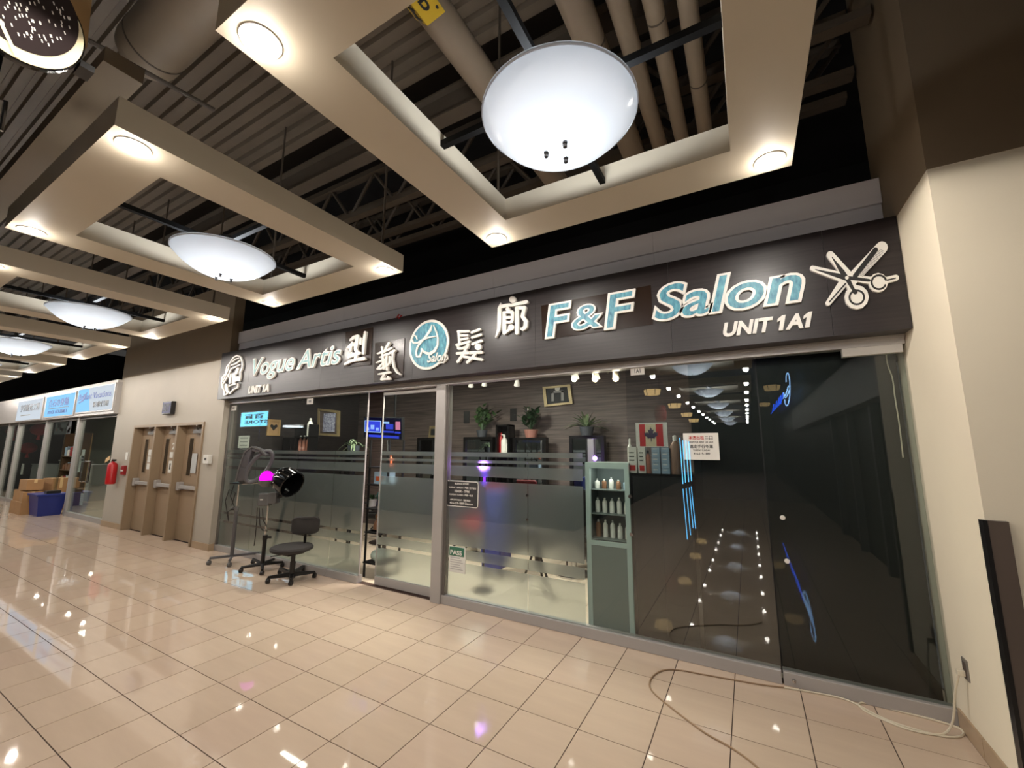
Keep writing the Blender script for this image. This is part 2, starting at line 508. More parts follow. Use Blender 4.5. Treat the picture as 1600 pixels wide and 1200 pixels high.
# ---- door wall at left
DX0, DX1, DZ = at_y(212, 665, Y_DW).x, at_y(321, 659, Y_DW).x, 2.15
X_LL = -10.62
wl = thing('wall_left', 'cream wall with brown upper paint around the three exit doors', 'wall', (X_L, Y_DW, 0), kind='structure')
obj('cream_face', BX(DX1, X_L, Y_DW, 0.06, 0, 3.25), 'cream paint dimmed', wl)
obj('cream_face', BX(X_LL, DX0, Y_DW, 0.06, 0, 3.25), 'cream paint dimmed', wl)
obj('cream_face', BX(DX0, DX1, Y_DW, 0.06, DZ, 3.25), 'cream paint dimmed', wl)
obj('brown_upper', BX(X_LL, X_L + 0.003, Y_DW - 0.004, 0.06, 3.25, 4.7), 'brown paint', wl)
bl = thing('baseboard_left', 'beige stone skirting between the exit doors and the salon glass', 'baseboard', (X_L, Y_DW, 0), kind='structure')
obj('skirting_tile', BX(DX1 + 0.03, X_L + 0.012, Y_DW - 0.012, Y_DW, 0, 0.11), 'skirting stone', bl)
obj('skirting_tile', BX(X_L, X_L + 0.012, Y_DW, -0.035, 0, 0.11), 'skirting stone', bl)
obj('skirting_tile', BX(X_LL, DX0 - 0.03, Y_DW - 0.012, Y_DW, 0, 0.11), 'skirting stone', bl)

# ---- roof: fluted deck, dark deck, beams, trusses
def Yz(px, py, z): return at_z(px, py, z).y
ZD = 5.6
deck = MB()
prof = []
y = -3.27
while y < -0.98:
    prof += [(y, ZD), (y + 0.075, ZD), (y + 0.090, ZD + 0.05), (y + 0.130, ZD + 0.05)]
    y += 0.145
Vv = []; Ff = []
for k, (yy, zz) in enumerate(prof):
    Vv += [(-24, yy, zz), (4.7, yy, zz)]
    if k: Ff.append((2 * k - 2, 2 * k - 1, 2 * k + 1, 2 * k))
deck.add(Vv, Ff)
deck.box(-24, 4.7, -3.27, -0.95, ZD + 0.06, ZD + 0.12)
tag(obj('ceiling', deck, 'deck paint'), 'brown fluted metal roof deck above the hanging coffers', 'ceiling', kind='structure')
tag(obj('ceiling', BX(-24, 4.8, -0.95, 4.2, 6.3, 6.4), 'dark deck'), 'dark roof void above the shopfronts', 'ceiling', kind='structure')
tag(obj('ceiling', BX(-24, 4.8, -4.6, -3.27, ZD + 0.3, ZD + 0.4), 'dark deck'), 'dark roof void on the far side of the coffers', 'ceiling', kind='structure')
tag(obj('ceiling', BX(-3, 4.8, -32, -4.6, ZD, ZD + 0.1), 'dark deck'), 'dark roof over the far side corridor', 'ceiling', kind='structure')
tag(obj('wall_void', BX(-24, 4.8, 4.2, 4.3, 3.0, 6.4), 'dark deck'), 'dark wall at the back of the roof void', 'wall', kind='structure')
ZB = 4.8
def truss(yy, x0, x1, zb, zt, label):
    t = thing('roof_truss', label, 'truss', ((x0 + x1) / 2, yy, zb), 'open web roof trusses')
    obj('bottom_chord', BX(x0, x1, yy - 0.05, yy + 0.05, zb, zb + 0.07), 'steel brown', t)
    obj('top_chord', BX(x0, x1, yy - 0.05, yy + 0.05, zt - 0.07, zt), 'steel brown', t)
    n = int((x1 - x0) / 0.42)
    st = (x1 - x0) / n
    meshes = []
    for s in (0, 1):
        m_ = MB().cyl((-st / 2, 0, zb + 0.035 - zb), (st / 2, 0, zt - 0.035 - zb), 0.024, n=6) if s == 0 else MB().cyl((-st / 2, 0, zt - 0.035 - zb), (st / 2, 0, zb + 0.035 - zb), 0.024, n=6)
        me = bpy.data.meshes.new('web_member'); me.from_pydata([tuple(v) for v in m_.v], [], m_.f); me.materials.append(MATS['steel brown']); meshes.append(me)
    for k in range(n):
        o = _link(bpy.data.objects.new('web_member', meshes[k % 2])); o.parent = t
        o.location = (x0 + (k + 0.5) * st - (x0 + x1) / 2, 0, 0)
    return t
ys = [Yz(608, 321, ZB), Yz(657, 351, ZB), Yz(690, 361, ZB)]
for yy, nm in zip(ys, ('truss nearest the coffers', 'middle truss above the gap between the coffers and the sign', 'truss nearest the shopfront')):
    truss(yy, -13.0, 2.85, ZB, ZB + 0.62, 'brown open-web steel ' + nm)
yb = Yz(530, 268, ZB)
tag(obj('roof_beam', MB().box(-22, 2.85, yb - 0.07, yb + 0.07, ZB, ZB + 0.02).box(-22, 2.85, yb - 0.012, yb + 0.012, ZB + 0.02, ZB + 0.26).box(-22, 2.85, yb - 0.07, yb + 0.07, ZB + 0.26, ZB + 0.28), 'steel brown'),
    'long brown steel beam running over the coffers beside the fluted deck', 'beam')
tag(obj('service_bulkhead', BX(-22, -1.36, -3.22, -3.03, 4.0, 4.1), 'brown paint'), 'brown boxed-in duct over the far side of the coffers', 'bulkhead')
du = thing('round_duct', 'large round tan duct end above the coffers at upper left', 'duct', (0, -2.77, 5.0))
obj('body', MB().cyl((-2.3, -2.77, 5.0), (2.8, -2.77, 5.0), 0.215, n=28), 'duct paint', du, True)
obj('end_cap', MB().lathe([(0.215, 0), (0.205, 0.07), (0.17, 0.13), (0.1, 0.17), (0.0, 0.185)], (-2.3, -2.77, 5.0), 28, (-1, 0, 0)), 'duct paint', du, True)
obj('seam_band', MB().cyl((-2.18, -2.77, 5.0), (-2.165, -2.77, 5.0), 0.219, n=28), 'steel brown', du, True)
ZP = 4.5
for nm, (xa, xb), seam in (('wide', (0.17, 0.40), None), ('second', (0.995, 1.20), -1.45), ('third', (1.272, 1.402), -1.25), ('fourth', (1.470, 1.588), -1.4), ('rightmost', (1.662, 1.782), -0.75)):
    r = (xb - xa) / 2; xc = (xa + xb) / 2
    t = thing('ceiling_pipe', '%s tan overhead pipe %s' % (nm, {'wide': 'with a yellow heating label, left of the big bowl lamp', 'second': 'directly above the big bowl lamp', 'third': 'counted from the left over the nearest coffer', 'fourth': 'counted from the left over the nearest coffer', 'rightmost': 'over the nearest coffer beside the right pier'}[nm]), 'pipe', (xc, -1.5, ZP), 'overhead pipes above the nearest coffer')
    obj('pipe_body', MB().cyl((xc, -4.2, ZP), (xc, 0.6 if nm == 'rightmost' else 0.2, ZP), r, n=20), 'duct paint', t, True)
    if seam: obj('coupling_ring', MB().cyl((xc, seam, ZP), (xc, seam - 0.012, ZP), r + 0.003, n=20), 'steel brown', t, True)
# heating label wrapped on the wide pipe: a folded card
lb = thing('pipe_label', 'yellow HEATING SUP. label clipped round the wide pipe', 'label', (0.285, -2.4, ZP - 0.13))
zc = ZP - 0.135
obj('card_side', MB().prism([Vector((0.165, -2.9, zc + 0.10)), Vector((0.165, -2.19, zc + 0.10)), Vector((0.262, -2.19, zc)), Vector((0.262, -2.9, zc))], (0.004, 0, 0.005)), 'yellow label', lb)
obj('card_face', MB().prism([Vector((0.262, -2.9, zc)), Vector((0.262, -2.19, zc)), Vector((0.405, -2.19, zc + 0.02)), Vector((0.405, -2.9, zc + 0.02))], (0, 0, 0.005)), 'yellow label', lb)
Xa = Vector((0, 1, 0)); Za = Vector((-0.143, 0, -0.02)).normalized()
place_text('lettering', 'SUP.', Vector((0.392, -2.52, zc + 0.0135)), Xa, Za, 0.29, 0.09, 0.002, 'print black', lb, bold=0.01)
Za2 = Vector((0.097, 0, -0.10)).normalized()
place_text('lettering', 'HEATING', Vector((0.250, -2.22, zc + 0.008)), -Xa, -Za2, 0.60, 0.085, 0.002, 'print black', lb, bold=0.01)
# thin conduits
for nm, a, b_ in (('along the brown bulkhead', (138, 63), (335, 172)),):
    p0, p1 = at_z(*a, 4.6), at_z(*b_, 4.6)
    tag(obj('conduit', MB().cyl(p0, p1, 0.018, n=8), 'steel brown'), 'thin brown conduit crossing the deck ' + nm, 'conduit')
# hanger rods of the coffers
ROD = lambda x, y: MB().cyl((x, y, 3.52), (x, y, ZD), 0.012, n=6)

# ---- coffers, downlights, bowl pendants
HC = 3.35
SQ = 1.04; BW = 0.31
def coffer_mesh(s=SQ, w=BW, h=0.17):
    mb = MB(); V = []
    for z in (0, h):
        for q in (s, s - w):
            V += [(-q, -q, z), (q, -q, z), (q, q, z), (-q, q, z)]
    Fs = []
    for i in range(4):
        j = (i + 1) % 4
        Fs += [(i, j, 4 + j, 4 + i), (8 + i, 12 + i, 12 + j, 8 + j), (i, 8 + i, 8 + j, j), (4 + i, 4 + j, 12 + j, 12 + i)]
    return mb.add(V, Fs)
def new_mesh(name, mb, m, smooth=False):
    o = obj(name, mb, m, None, smooth); me = o.data
    off = o.location.copy()
    for v in me.vertices: v.co += off
    bpy.data.objects.remove(o)
    return me
ME_COF = new_mesh('drywall_ring', coffer_mesh(), 'coffer paint')
ME_ROD = new_mesh('hanger_rod', MB().cyl((0, 0, 0.17), (0, 0, ZD - HC), 0.011, n=6), 'steel brown')
def coffer(x, y, label, group=None):
    t = thing('ceiling_coffer', label, 'ceiling coffer', (x, y, HC), group)
    o = _link(bpy.data.objects.new('drywall_ring', ME_COF)); o.parent = t
    for sx, sy in ((1, 1), (-1, 1)):
        r = _link(bpy.data.objects.new('hanger_rod', ME_ROD)); r.parent = t; r.location = (sx * 0.9, 0.9 if sy > 0 else -0.35, 0)
    return t
ME_TRIM = new_mesh('trim_ring', MB().lathe([(0.062, 0.02), (0.062, 0.0), (0.066, -0.006), (0.078, -0.005), (0.08, 0.0)], n=24, cap=False), 'letter white', True)
ME_LENS = new_mesh('lens', MB().lathe([(0.0, 0.002), (0.062, 0.002)], n=24), 'lamp lens')
LD = bpy.data.lights.new('downlight_beam', 'SPOT')
LD.energy = E_DOWN; LD.color = C_DOWN; LD.spot_size = math.radians(178); LD.spot_blend = 0.05; LD.shadow_soft_size = 0.05
LG = bpy.data.lights.new('lens_glow', 'POINT')
LG.energy = E_DOWN * 0.08; LG.color = C_DOWN; LG.shadow_soft_size = 0.03
LS = bpy.data.lights.new('downlight_beam', 'SPOT')           # the side corridor is kept dimmer
LS.energy = E_DOWN * 0.55; LS.color = C_DOWN; LS.spot_size = math.radians(178); LS.spot_blend = 0.05; LS.shadow_soft_size = 0.05
def downlight(x, y, label, group, dim=False):
    t = thing('downlight', label, 'downlight', (x, y, HC - 0.0005), group)
    for nm, me in (('trim_ring', ME_TRIM), ('lens', ME_LENS)):
        o = _link(bpy.data.objects.new(nm, me)); o.parent = t
        if nm == 'lens': o.location = (0, 0, -0.004)
    l = _link(bpy.data.objects.new('beam', LS if dim else LD)); l.parent = t; l.location = (0, 0, -0.03)
    if not dim:
        l = _link(bpy.data.objects.new('lens_glow', LG)); l.parent = t; l.location = (0, 0, -0.065)
    return t
RB, ZRIM, ZBOT = 0.372, 3.315, 3.125
def bowl_profile():
    R = ((ZRIM - ZBOT) ** 2 + RB ** 2) / (2 * (ZRIM - ZBOT)); P = []
    a1 = math.asin(RB / R)
    for k in range(15):
        a = a1 * k / 14
        P.append((R * math.sin(a), R - R * math.cos(a)))
    return P
bp = bowl_profile()
ME_BOWL = new_mesh('bowl', MB().lathe(bp + [(RB + 0.004, ZRIM - ZBOT + 0.006), (RB - 0.004, ZRIM - ZBOT + 0.006)], n=48, cap=False), 'opal', True)
ME_RIM = new_mesh('rim_band', MB().lathe([(RB + 0.001, ZRIM - ZBOT - 0.004), (RB + 0.007, ZRIM - ZBOT), (RB + 0.007, ZRIM - ZBOT + 0.010), (RB, ZRIM - ZBOT + 0.012)], n=48, cap=False), 'opal', True)
ME_KNOB = new_mesh('knob', MB().lathe([(0.0, -0.028), (0.010, -0.026), (0.012, -0.016), (0.006, -0.010), (0.013, -0.006), (0.013, 0.003), (0.0, 0.004)], n=12), 'dark grey plastic', True)
ZARM = 3.43 - ZBOT
ME_ARMX = new_mesh('support_tube', MB().box(-0.735, 0.735, -0.018, 0.018, ZARM, ZARM + 0.036), 'matte black')
ME_ARMY = new_mesh('support_tube', MB().box(-0.018, 0.018, -0.735, 0.735, ZARM - 0.037, ZARM - 0.001), 'matte black')
ME_CAN = new_mesh('canopy', MB().lathe([(0.06, ZARM - 0.045), (0.075, ZARM - 0.04), (0.075, ZARM - 0.02), (0.05, ZARM - 0.018), (0.05, ZARM + 0.06), (0.0, ZARM + 0.06)], n=24), 'black metal', True)
ME_STEM = new_mesh('stem', MB().cyl((0, 0, ZARM + 0.1), (0, 0, ZD - ZBOT), 0.012, n=8), 'black metal')
LB = bpy.data.lights.new('bowl_lamp', 'POINT')
LB.energy = E_BOWL; LB.color = C_BOWL; LB.shadow_soft_size = 0.045
LB2 = bpy.data.lights.new('bowl_lamp', 'POINT')              # stronger lamps of the side corridor
LB2.energy = E_BOWL * 2.2; LB2.color = C_BOWL; LB2.shadow_soft_size = 0.045
def bowl(x, y, label, group, data=None):
    t = thing('bowl_pendant', label, 'pendant lamp', (x, y, ZBOT), group)
    def p(nm, me, loc=(0, 0, 0)):
        o = _link(bpy.data.objects.new(nm, me)); o.parent = t; o.location = loc; return o
    b = p('bowl', ME_BOWL); r = p('rim_band', ME_RIM)
    for k in range(3):
        a = math.radians(200 + 120 * k)
        p('knob', ME_KNOB, (0.062 * math.cos(a), 0.062 * math.sin(a), 0.004))
    p('support_tube', ME_ARMX); p('support_tube', ME_ARMY); p('canopy', ME_CAN)
    l = _link(bpy.data.objects.new('lamp', data or LB)); l.parent = t; l.location = (0, 0, 0.13)
    return t
ORD = ['first', 'second', 'third', 'fourth', 'fifth', 'sixth', 'seventh', 'eighth', 'ninth']
PITCH = 3.08
for k in range(8):
    cx, cy = 1.155 - PITCH * k, -2.20
    nm = ORD[k]
    coffer(cx, cy, '%s square cream ceiling coffer counted from the right pier' % nm, 'coffers along the corridor')
    bowl(cx, cy, ('biggest nearest white glass bowl pendant, in front of the salon sign' if k == 0 else '%s white glass bowl pendant counted from the right pier' % nm), 'bowl pendants along the corridor')
    for sx in (-1, 1):
        for sy in (-1, 1):
            downlight(cx + sx * 0.925, cy + sy * 0.925, 'lit downlight at the %s %s corner of the %s coffer from the right pier' % ('right' if sx > 0 else 'left', 'shopfront-side' if sy > 0 else 'far-side', nm), 'downlights in the corridor coffers')
for k in range(6):
    cx, cy = 1.0, -4.84 - 4.05 * k
    coffer(cx, cy, '%s ceiling coffer of the side corridor, mirrored in the dark glass' % ORD[k], 'coffers of the side corridor')
    bowl(cx, cy, '%s largest white bowl pendant among those mirrored in the dark glass' % ORD[k], 'bowl pendants of the side corridor', LB2)
    for sx in (-1, 1):
        for sy in (-1, 1):
            downlight(cx + sx * 0.925, cy + sy * 0.925, '%s downlight in the %s row mirrored in the dark glass' % (('ninth', 'tenth', 'eleventh', 'twelfth')[2 * k - 8 + (sy < 0)] if k >= 4 + (0 if sy > 0 else 0) and 2 * k + (sy < 0) >= 8 else ORD[2 * k + (sy < 0)], 'right' if sx > 0 else 'left'), 'downlights of the side corridor', True)

# ---- the rest of the mall behind the camera: walls that the glass mirrors
tag(obj('wall_side', BX(-24, -1.4, -4.6, -4.5, 0, 6), 'wall dark shop'), 'dark shop wall across the corridor, opposite the salon', 'wall', kind='structure')
tag(obj('wall_side', BX(-1.5, -1.4, -32, -4.6, 0, 6), 'wall dark shop'), 'dark shop wall along the left of the side corridor', 'wall', kind='structure')
tag(obj('wall_side', BX(3.5, 3.6, -32, -0.8, 0, 6), 'wall dark shop'), 'dark shop wall along the right of the side corridor', 'wall', kind='structure')
tag(obj('wall_end', BX(-1.5, 3.6, -32.1, -32, 0, 6), 'wall dark shop'), 'dark wall at the far end of the side corridor', 'wall', kind='structure')
tag(obj('wall_end', BX(-24.1, -24, -4.6, 4.2, 0, 6), 'wall dark shop'), 'far end wall of the corridor at left', 'wall', kind='structure')

# ================================================================== SHOPFRONT OF THE SALON
# silver fascia over the sign
tr = thing('trim_1', 'long silver-grey metal fascia above the salon sign', 'fascia', (-1.6, 0, 3.33), kind='structure')
xs_ = [-6.03, -3.2, -0.6, 1.2, 2.875]
for a, b in zip(xs_[:-1], xs_[1:]):
    obj('fascia_panel', BX(a, b - 0.003, 0.0, 0.07, 3.55, 3.755), 'fascia grey', tr)
    obj('ledge_panel', BX(a, b - 0.003, 0.025, 0.07, 3.30, 3.548), 'fascia grey', tr)
# head rail, base rail, posts
t2 = thing('trim_2', 'silver head rail under the salon sign', 'rail', (-1.6, 0, 2.44), kind='structure')
obj('head_rail', BX(X_L, 2.875, -0.035, 0.07, 2.445, 2.515), 'aluminium', t2)
obj('rail_lip', BX(X_L, 2.875, -0.055, -0.035, 2.488, 2.515), 'aluminium', t2)
obj('end_plate', BX(2.52, 2.86, -0.032, 0.03, 2.385, 2.444), 'letter side', t2)
t3 = thing('trim_3', 'silver base rail along the salon glass', 'rail', (-1.6, 0, 0), kind='structure')
for a, b in ((X_L, -3.19), (-3.18, -2.58), (-1.225, 1.945), (1.955, 2.872)):
    obj('base_rail', BX(a, b, -0.03, 0.06, 0.0, 0.092), 'aluminium', t3, bevel=0.004)
t4 = thing('trim_4', 'broad silver post between the salon door and the right glass', 'post', (-1.29, 0, 0), kind='structure')
obj('post', BX(-1.365, -1.225, -0.05, 0.08, 0, 2.445), 'aluminium', t4, bevel=0.005)
obj('jamb', BX(-1.225, -1.19, -0.02, 0.05, 0.09, 2.445), 'aluminium dark', t4)
t5 = thing('trim_5', 'silver jamb at the left end of the salon glass', 'post', (X_L, 0, 0), kind='structure')
obj('jamb', BX(X_L, X_L + 0.035, -0.02, 0.05, 0, 2.445), 'aluminium dark', t5)

FILM = [(0.092, 0.452), (0.488, 0.590), (0.628, 1.335), (1.385, 1.500), (1.533, 1.565), (1.602, 1.652)]
def pane(win, x0, x1, m='pane glass', film=None, y=0.0, z0=0.092, z1=2.445):
    o = obj('pane', BX(x0 + 0.002, x1 - 0.002, y, y + 0.010, z0, z1), m, win)
    if film:
        for a, b in FILM:
            obj('frosted_band', BX(max(x0, film[0]) + 0.003, min(x1, film[1]) - 0.003, y + 0.0105, y + 0.0115, max(a, z0), b), 'frosted film', o)
    return o
w1 = thing('window_1', 'salon glass left of the doorway with frosted bands', 'window', (-4.3, 0, 0.09), kind='structure')
for a, b in ((X_L + 0.035, -5.10), (-5.10, -4.02), (-4.02, -3.19), (-3.19, -2.58)):
    pane(w1, a, b, film=(-6.1, -2.5))
obj('edge_strip', BX(-2.582, -2.572, -0.004, 0.014, 0.092, 2.445), 'aluminium', w1)
w2 = thing('window_2', 'salon glass right of the doorway with frosted bands and notices', 'window', (0, 0, 0.09), kind='structure')
pane(w2, -1.19, -0.16, film=(-1.17, 0.44)); pane(w2, -0.16, 0.885, film=(-1.3, 0.44))
for z in (0.98, 1.22, 2.1):
    obj('glass_clip', MB().lathe([(0.0, -0.012), (0.014, -0.012), (0.016, 0), (0.0, 0)], (-0.16, 0, z), 14, (0, 1, 0)), 'chrome', w2, True)
w3 = thing('window_3', 'dark glass bay of the salon mirroring the side corridor', 'window', (1.4, 0, 0.09), kind='structure')
pane(w3, 0.885, 1.95, 'pane dark')
for z in (1.27, 0.94):
    obj('glass_clip', MB().lathe([(0.0, -0.012), (0.016, -0.012), (0.018, 0), (0.0, 0)], (0.888, 0, z), 14, (0, 1, 0)), 'chrome', w3, True)
d2 = thing('door_2', 'dark glass door leaf at the right end of the salon front', 'door', (2.4, 0, 0.09), kind='structure')
pane(d2, 1.955, 2.868, 'pane door')
for px, py in ((1223, 809), (1230, 877)):
    p = at_y(px, py, -0.004)
    obj('lock_cap', MB().lathe([(0.0, -0.006), (0.014, -0.005), (0.018, 0), (0.0, 0)], (p.x, 0.0, p.z), 16, (0, 1, 0)), 'letter white', d2, True)
obj('bottom_bolt', MB().lathe([(0.0, -0.014), (0.012, -0.012), (0.014, 0), (0.0, 0)], (at_y(1241, 1066, -0.03).x, -0.03, 0.045), 12, (0, 1, 0)), 'chrome', d2, True)
# sliding door leaf
d1 = thing('door_1', 'sliding frosted glass door leaf beside the silver post', 'door', (-1.85, 0.06, 0), kind='structure')
lp = obj('pane', BX(-2.345, -1.42, 0.055, 0.065, 0.11, 2.40), 'pane glass', d1)
for a, b in FILM:
    obj('frosted_band', BX(-2.34, -1.425, 0.0655, 0.0665, max(a, 0.11), b), 'frosted film', lp)
obj('bottom_rail', BX(-2.345, -1.40, 0.045, 0.080, 0.012, 0.11), 'aluminium', d1, bevel=0.003)
obj('top_rail', BX(-2.345, -1.40, 0.045, 0.080, 2.39, 2.43), 'aluminium', d1)
obj('edge_strip', BX(-2.352, -2.343, 0.052, 0.068, 0.11, 2.39), 'aluminium', d1)
for z in (0.60, 0.47):
    obj('stopper', BX(-2.30, -2.27, 0.040, 0.055, z - 0.02, z + 0.02), 'black plastic', d1)

# ---- sign board with its letters
sg = thing('shop_sign', 'long dark wood-grain salon sign board with raised white and teal letters', 'shop sign', (-1.55, Y_SIGN, Z_S0))
SX0 = at_y(343, 590, Y_SIGN).x
seams = [SX0, -5.15, -3.32, -2.9, -1.6, 0.05, 1.35, 2.45, X_R - 0.004]
for a, b in zip(seams[:-1], seams[1:]):
    obj('board_panel', BX(a, b - 0.0015, Y_SIGN, -0.06, Z_S0, Z_S1), 'wood sign', sg)
def SP(px, py, dy=0.0):
    return at_y(px, py, Y_SIGN - dy)
def panel(pts, th=0.008):
    P = [SP(*p) for p in pts]
    return MB().prism([p + Vector((0, -th, 0)) for p in P], (0, th, 0))
for pts in ([(541, 519.5), (538.5, 575), (580, 570), (583.5, 511.5)], [(587, 536), (584.5, 596.5), (630, 590), (633, 529)], [(846, 478), (848, 531.5), (1020.5, 507), (1017, 446)]):
    obj('letter_panel', panel(pts), 'sign panel brown', sg)
def stroke_mesh(strokes, conv, base, th, N, n=8, grow=0.0):
    """strokes: lists of (px, py, width) joined into flat raised ribbons with round ends, on the plane given by conv"""
    mb = MB(); q_ = 0
    for st in strokes:
        for k, (px, py, w) in enumerate(st):
            w = w / 2
            q_ += 1; h_ = base + th + (q_ % 40) * 0.00012
            mb.prism([conv(px + w * math.cos(2 * math.pi * i / 12), py - w * math.sin(2 * math.pi * i / 12)) + N * h_ for i in range(12)], -N * th)
            if k + 1 < len(st):
                qx, qy, w2 = st[k + 1]; w2 /= 2
                dx, dy = qx - px, qy - py; L = math.hypot(dx, dy)
                if L < 0.01: continue
                sx, sy = -dy / L, dx / L
                q_ += 1; h_ = base + th + (q_ % 40) * 0.00012
                mb.prism([conv(px + sx * w, py + sy * w) + N * h_, conv(qx + sx * w2, qy + sy * w2) + N * h_, conv(qx - sx * w2, qy - sy * w2) + N * h_, conv(px - sx * w, py - sy * w) + N * h_], -N * th)
    return mb
XS = XW
NF = Vector((0, -1, 0))
def crop(x0, y0, sc, strokes):
    return [[(x0 + a / sc, y0 + b / sc, w / sc) for a, b, w in st] for st in strokes]
S_XING = crop(535, 505, 12, [[(190, 330, 40), (250, 280, 60), (325, 250, 55)], [(320, 260, 60), (300, 400, 70), (285, 490, 55)], [(140, 475, 40), (210, 420, 70), (310, 400, 60)],
    [(230, 380, 50), (200, 450, 50), (195, 520, 42)], [(385, 300, 45), (383, 395, 45)], [(470, 185, 50), (448, 330, 50), (432, 575, 45)],
    [(290, 500, 60), (320, 560, 70)], [(165, 650, 40), (260, 600, 60), (370, 570, 50)], [(310, 580, 60), (290, 680, 60)], [(90, 775, 45), (190, 720, 50), (310, 690, 60), (440, 675, 65)]])
S_YI = crop(535, 505, 12, [[(700, 580, 30), (800, 545, 40), (900, 510, 40), (965, 470, 30)], [(780, 460, 35), (800, 560, 40)], [(915, 385, 45), (860, 470, 40), (840, 540, 40)],
    [(740, 650, 25), (850, 600, 35), (940, 570, 35)], [(790, 580, 35), (800, 700, 45), (820, 860, 45)], [(680, 750, 22), (760, 720, 35), (870, 680, 40)], [(700, 865, 35), (760, 800, 35), (830, 740, 35)],
    [(740, 870, 35), (830, 840, 40), (900, 780, 45)], [(870, 600, 35), (860, 720, 40), (875, 880, 40)], [(900, 590, 40), (950, 560, 40), (1015, 525, 45)], [(985, 540, 40), (975, 680, 32), (1000, 830, 32), (1060, 930, 32), (1125, 970, 25)],
    [(930, 640, 35), (930, 750, 40)], [(715, 965, 25), (830, 945, 40), (925, 930, 45)], [(830, 960, 40), (775, 1060, 45)], [(775, 1060, 40), (850, 1055, 40), (920, 1050, 45)], [(895, 1010, 30), (925, 1050, 40)]])
S_FA = crop(705, 505, 17.15, [[(225, 240, 70), (515, 235, 62)], [(235, 250, 60), (265, 590, 70)], [(270, 345, 60), (480, 340, 62)], [(270, 460, 60), (480, 420, 60)], [(190, 600, 70), (370, 550, 70), (525, 505, 66)],
    [(220, 610, 65), (235, 690, 70), (330, 690, 65), (470, 650, 80), (490, 590, 75)], [(595, 265, 68), (800, 185, 68)], [(605, 400, 68), (835, 325, 68)], [(615, 575, 68), (850, 485, 70)], [(763, 650, 180)],
    [(205, 825, 68), (500, 810, 72), (850, 790, 74)], [(420, 720, 70), (390, 800, 80), (215, 1045, 68)], [(360, 905, 70), (600, 950, 72), (850, 985, 74)], [(690, 830, 70), (600, 940, 72), (470, 1060, 70)]])
S_LANG = crop(765, 455, 15, [[(568, 215, 158)], [(545, 345, 70), (890, 270, 84)], [(293, 300, 22), (262, 420, 80), (262, 700, 92), (250, 900, 80), (180, 1090, 30)], [(300, 375, 80), (500, 340, 75)],
    [(463, 440, 110)], [(375, 520, 76), (378, 990, 90)], [(390, 520, 60), (560, 505, 72)], [(566, 510, 70), (566, 700, 66), (520, 750, 60)], [(390, 630, 60), (560, 630, 55)], [(390, 745, 66), (540, 745, 60)], [(540, 865, 145)], [(400, 985, 66), (510, 910, 60)],
    [(668, 420, 88), (668, 990, 90)], [(670, 410, 80), (845, 400, 84)], [(845, 400, 88), (800, 610, 88), (880, 720, 96), (870, 850, 96), (810, 905, 80), (765, 895, 55)]])
for nm, st in (('letter', S_XING), ('letter', S_YI), ('letter', S_FA), ('letter', S_LANG)):
    obj(nm, stroke_mesh(st, SP, 0.008 if st in (S_XING, S_YI) else 0.0, 0.03, NF), 'letter white', sg)

# lettering that follows the board: widths measured on the board itself
def board_text(body, x0, x1, z0, z1, m='letter white', inset=None, bold=0.03, shear=0.25, base=0.0, th=0.025, grow=0.05):
    """one raised letter object per character, filling x0..x1 / z0..z1 (cap height)"""
    full = text_mesh(body, 0, shear)
    fa, fb, fc, fd = bounds(full)
    sc_x = (x1 - x0) / (fb - fa)
    cap = text_mesh(''.join(c for c in body if c in 'VAUFSI1T') or body[0], 0, 0)
    ca = bounds(cap)
    sc_z = (z1 - z0) / (ca[3] - ca[2])
    pos = ''
    for ch in body:
        pos += ch
        if ch == ' ': continue
        adv = bounds(text_mesh(pos, 0, 0))[1] - bounds(text_mesh(ch, 0, 0))[1]
        mb = text_mesh(ch, bold, shear, 0.5)
        if ch == '1':
            H1 = ca[3]; mb = MB()
            q1 = [(.16 - bold, -bold), (.28 + bold, -bold), (.28 + bold, H1 + bold), (.17, H1 + bold), (.02 - bold, H1 - .12), (.02 - bold, H1 - .24 - bold), (.16 - bold, H1 - .16 - bold)]
            mb.prism([Vector((x + shear * y, y, -0.5)) for x, y in q1], (0, 0, 1.0))
        def cv(mb_, b0, t_):
            mb_.v = [Vector((x0 + (v.x + adv - fa) * sc_x, Y_SIGN - b0 - (v.z + 0.5) * t_, z0 + (v.y - ca[2]) * sc_z)) for v in mb_.v]
            return mb_
        o = obj('letter', cv(mb, base, th), m, sg)
        if inset:
            obj('letter_inlay', cv(text_mesh(ch, bold - grow, shear, 0.5), base + th, 0.002), inset, o)
def zb(px, py): return SP(px, py).z
def xb(px, py): return SP(px, py).x
board_text('Vogue', xb(397, 575), xb(461, 575), zb(398, 587), zb(404, 561), inset='teal pale', bold=0.032, grow=0.040)
board_text('Artis', xb(466, 578), xb(534, 560), zb(466, 577), zb(488, 546), inset='teal pale', bold=0.032, grow=0.040)
board_text('UNIT 1A', xb(390, 611), xb(421, 607), zb(391, 615), zb(393, 604), bold=0.035, shear=0.25, th=0.02)
board_text('F', xb(857, 505), xb(891, 500), zb(860, 527), zb(866, 479), inset='teal glitter', bold=0.05, base=0.008, shear=0.12, grow=0.045)
board_text('&', xb(897, 505), xb(939, 500), zb(905, 516), zb(915, 479), inset='teal glitter', bold=0.04, base=0.008, shear=0.12, grow=0.038)
board_text('F', xb(949, 485), xb(990, 480), zb(953, 513), zb(960, 462), inset='teal glitter', bold=0.05, base=0.008, shear=0.12, grow=0.045)
board_text('Salon', xb(1024, 480), xb(1252, 450), zb(1040, 499), zb(1060, 448) + 0.02, inset='teal glitter', bold=0.055, shear=0.22, grow=0.046)
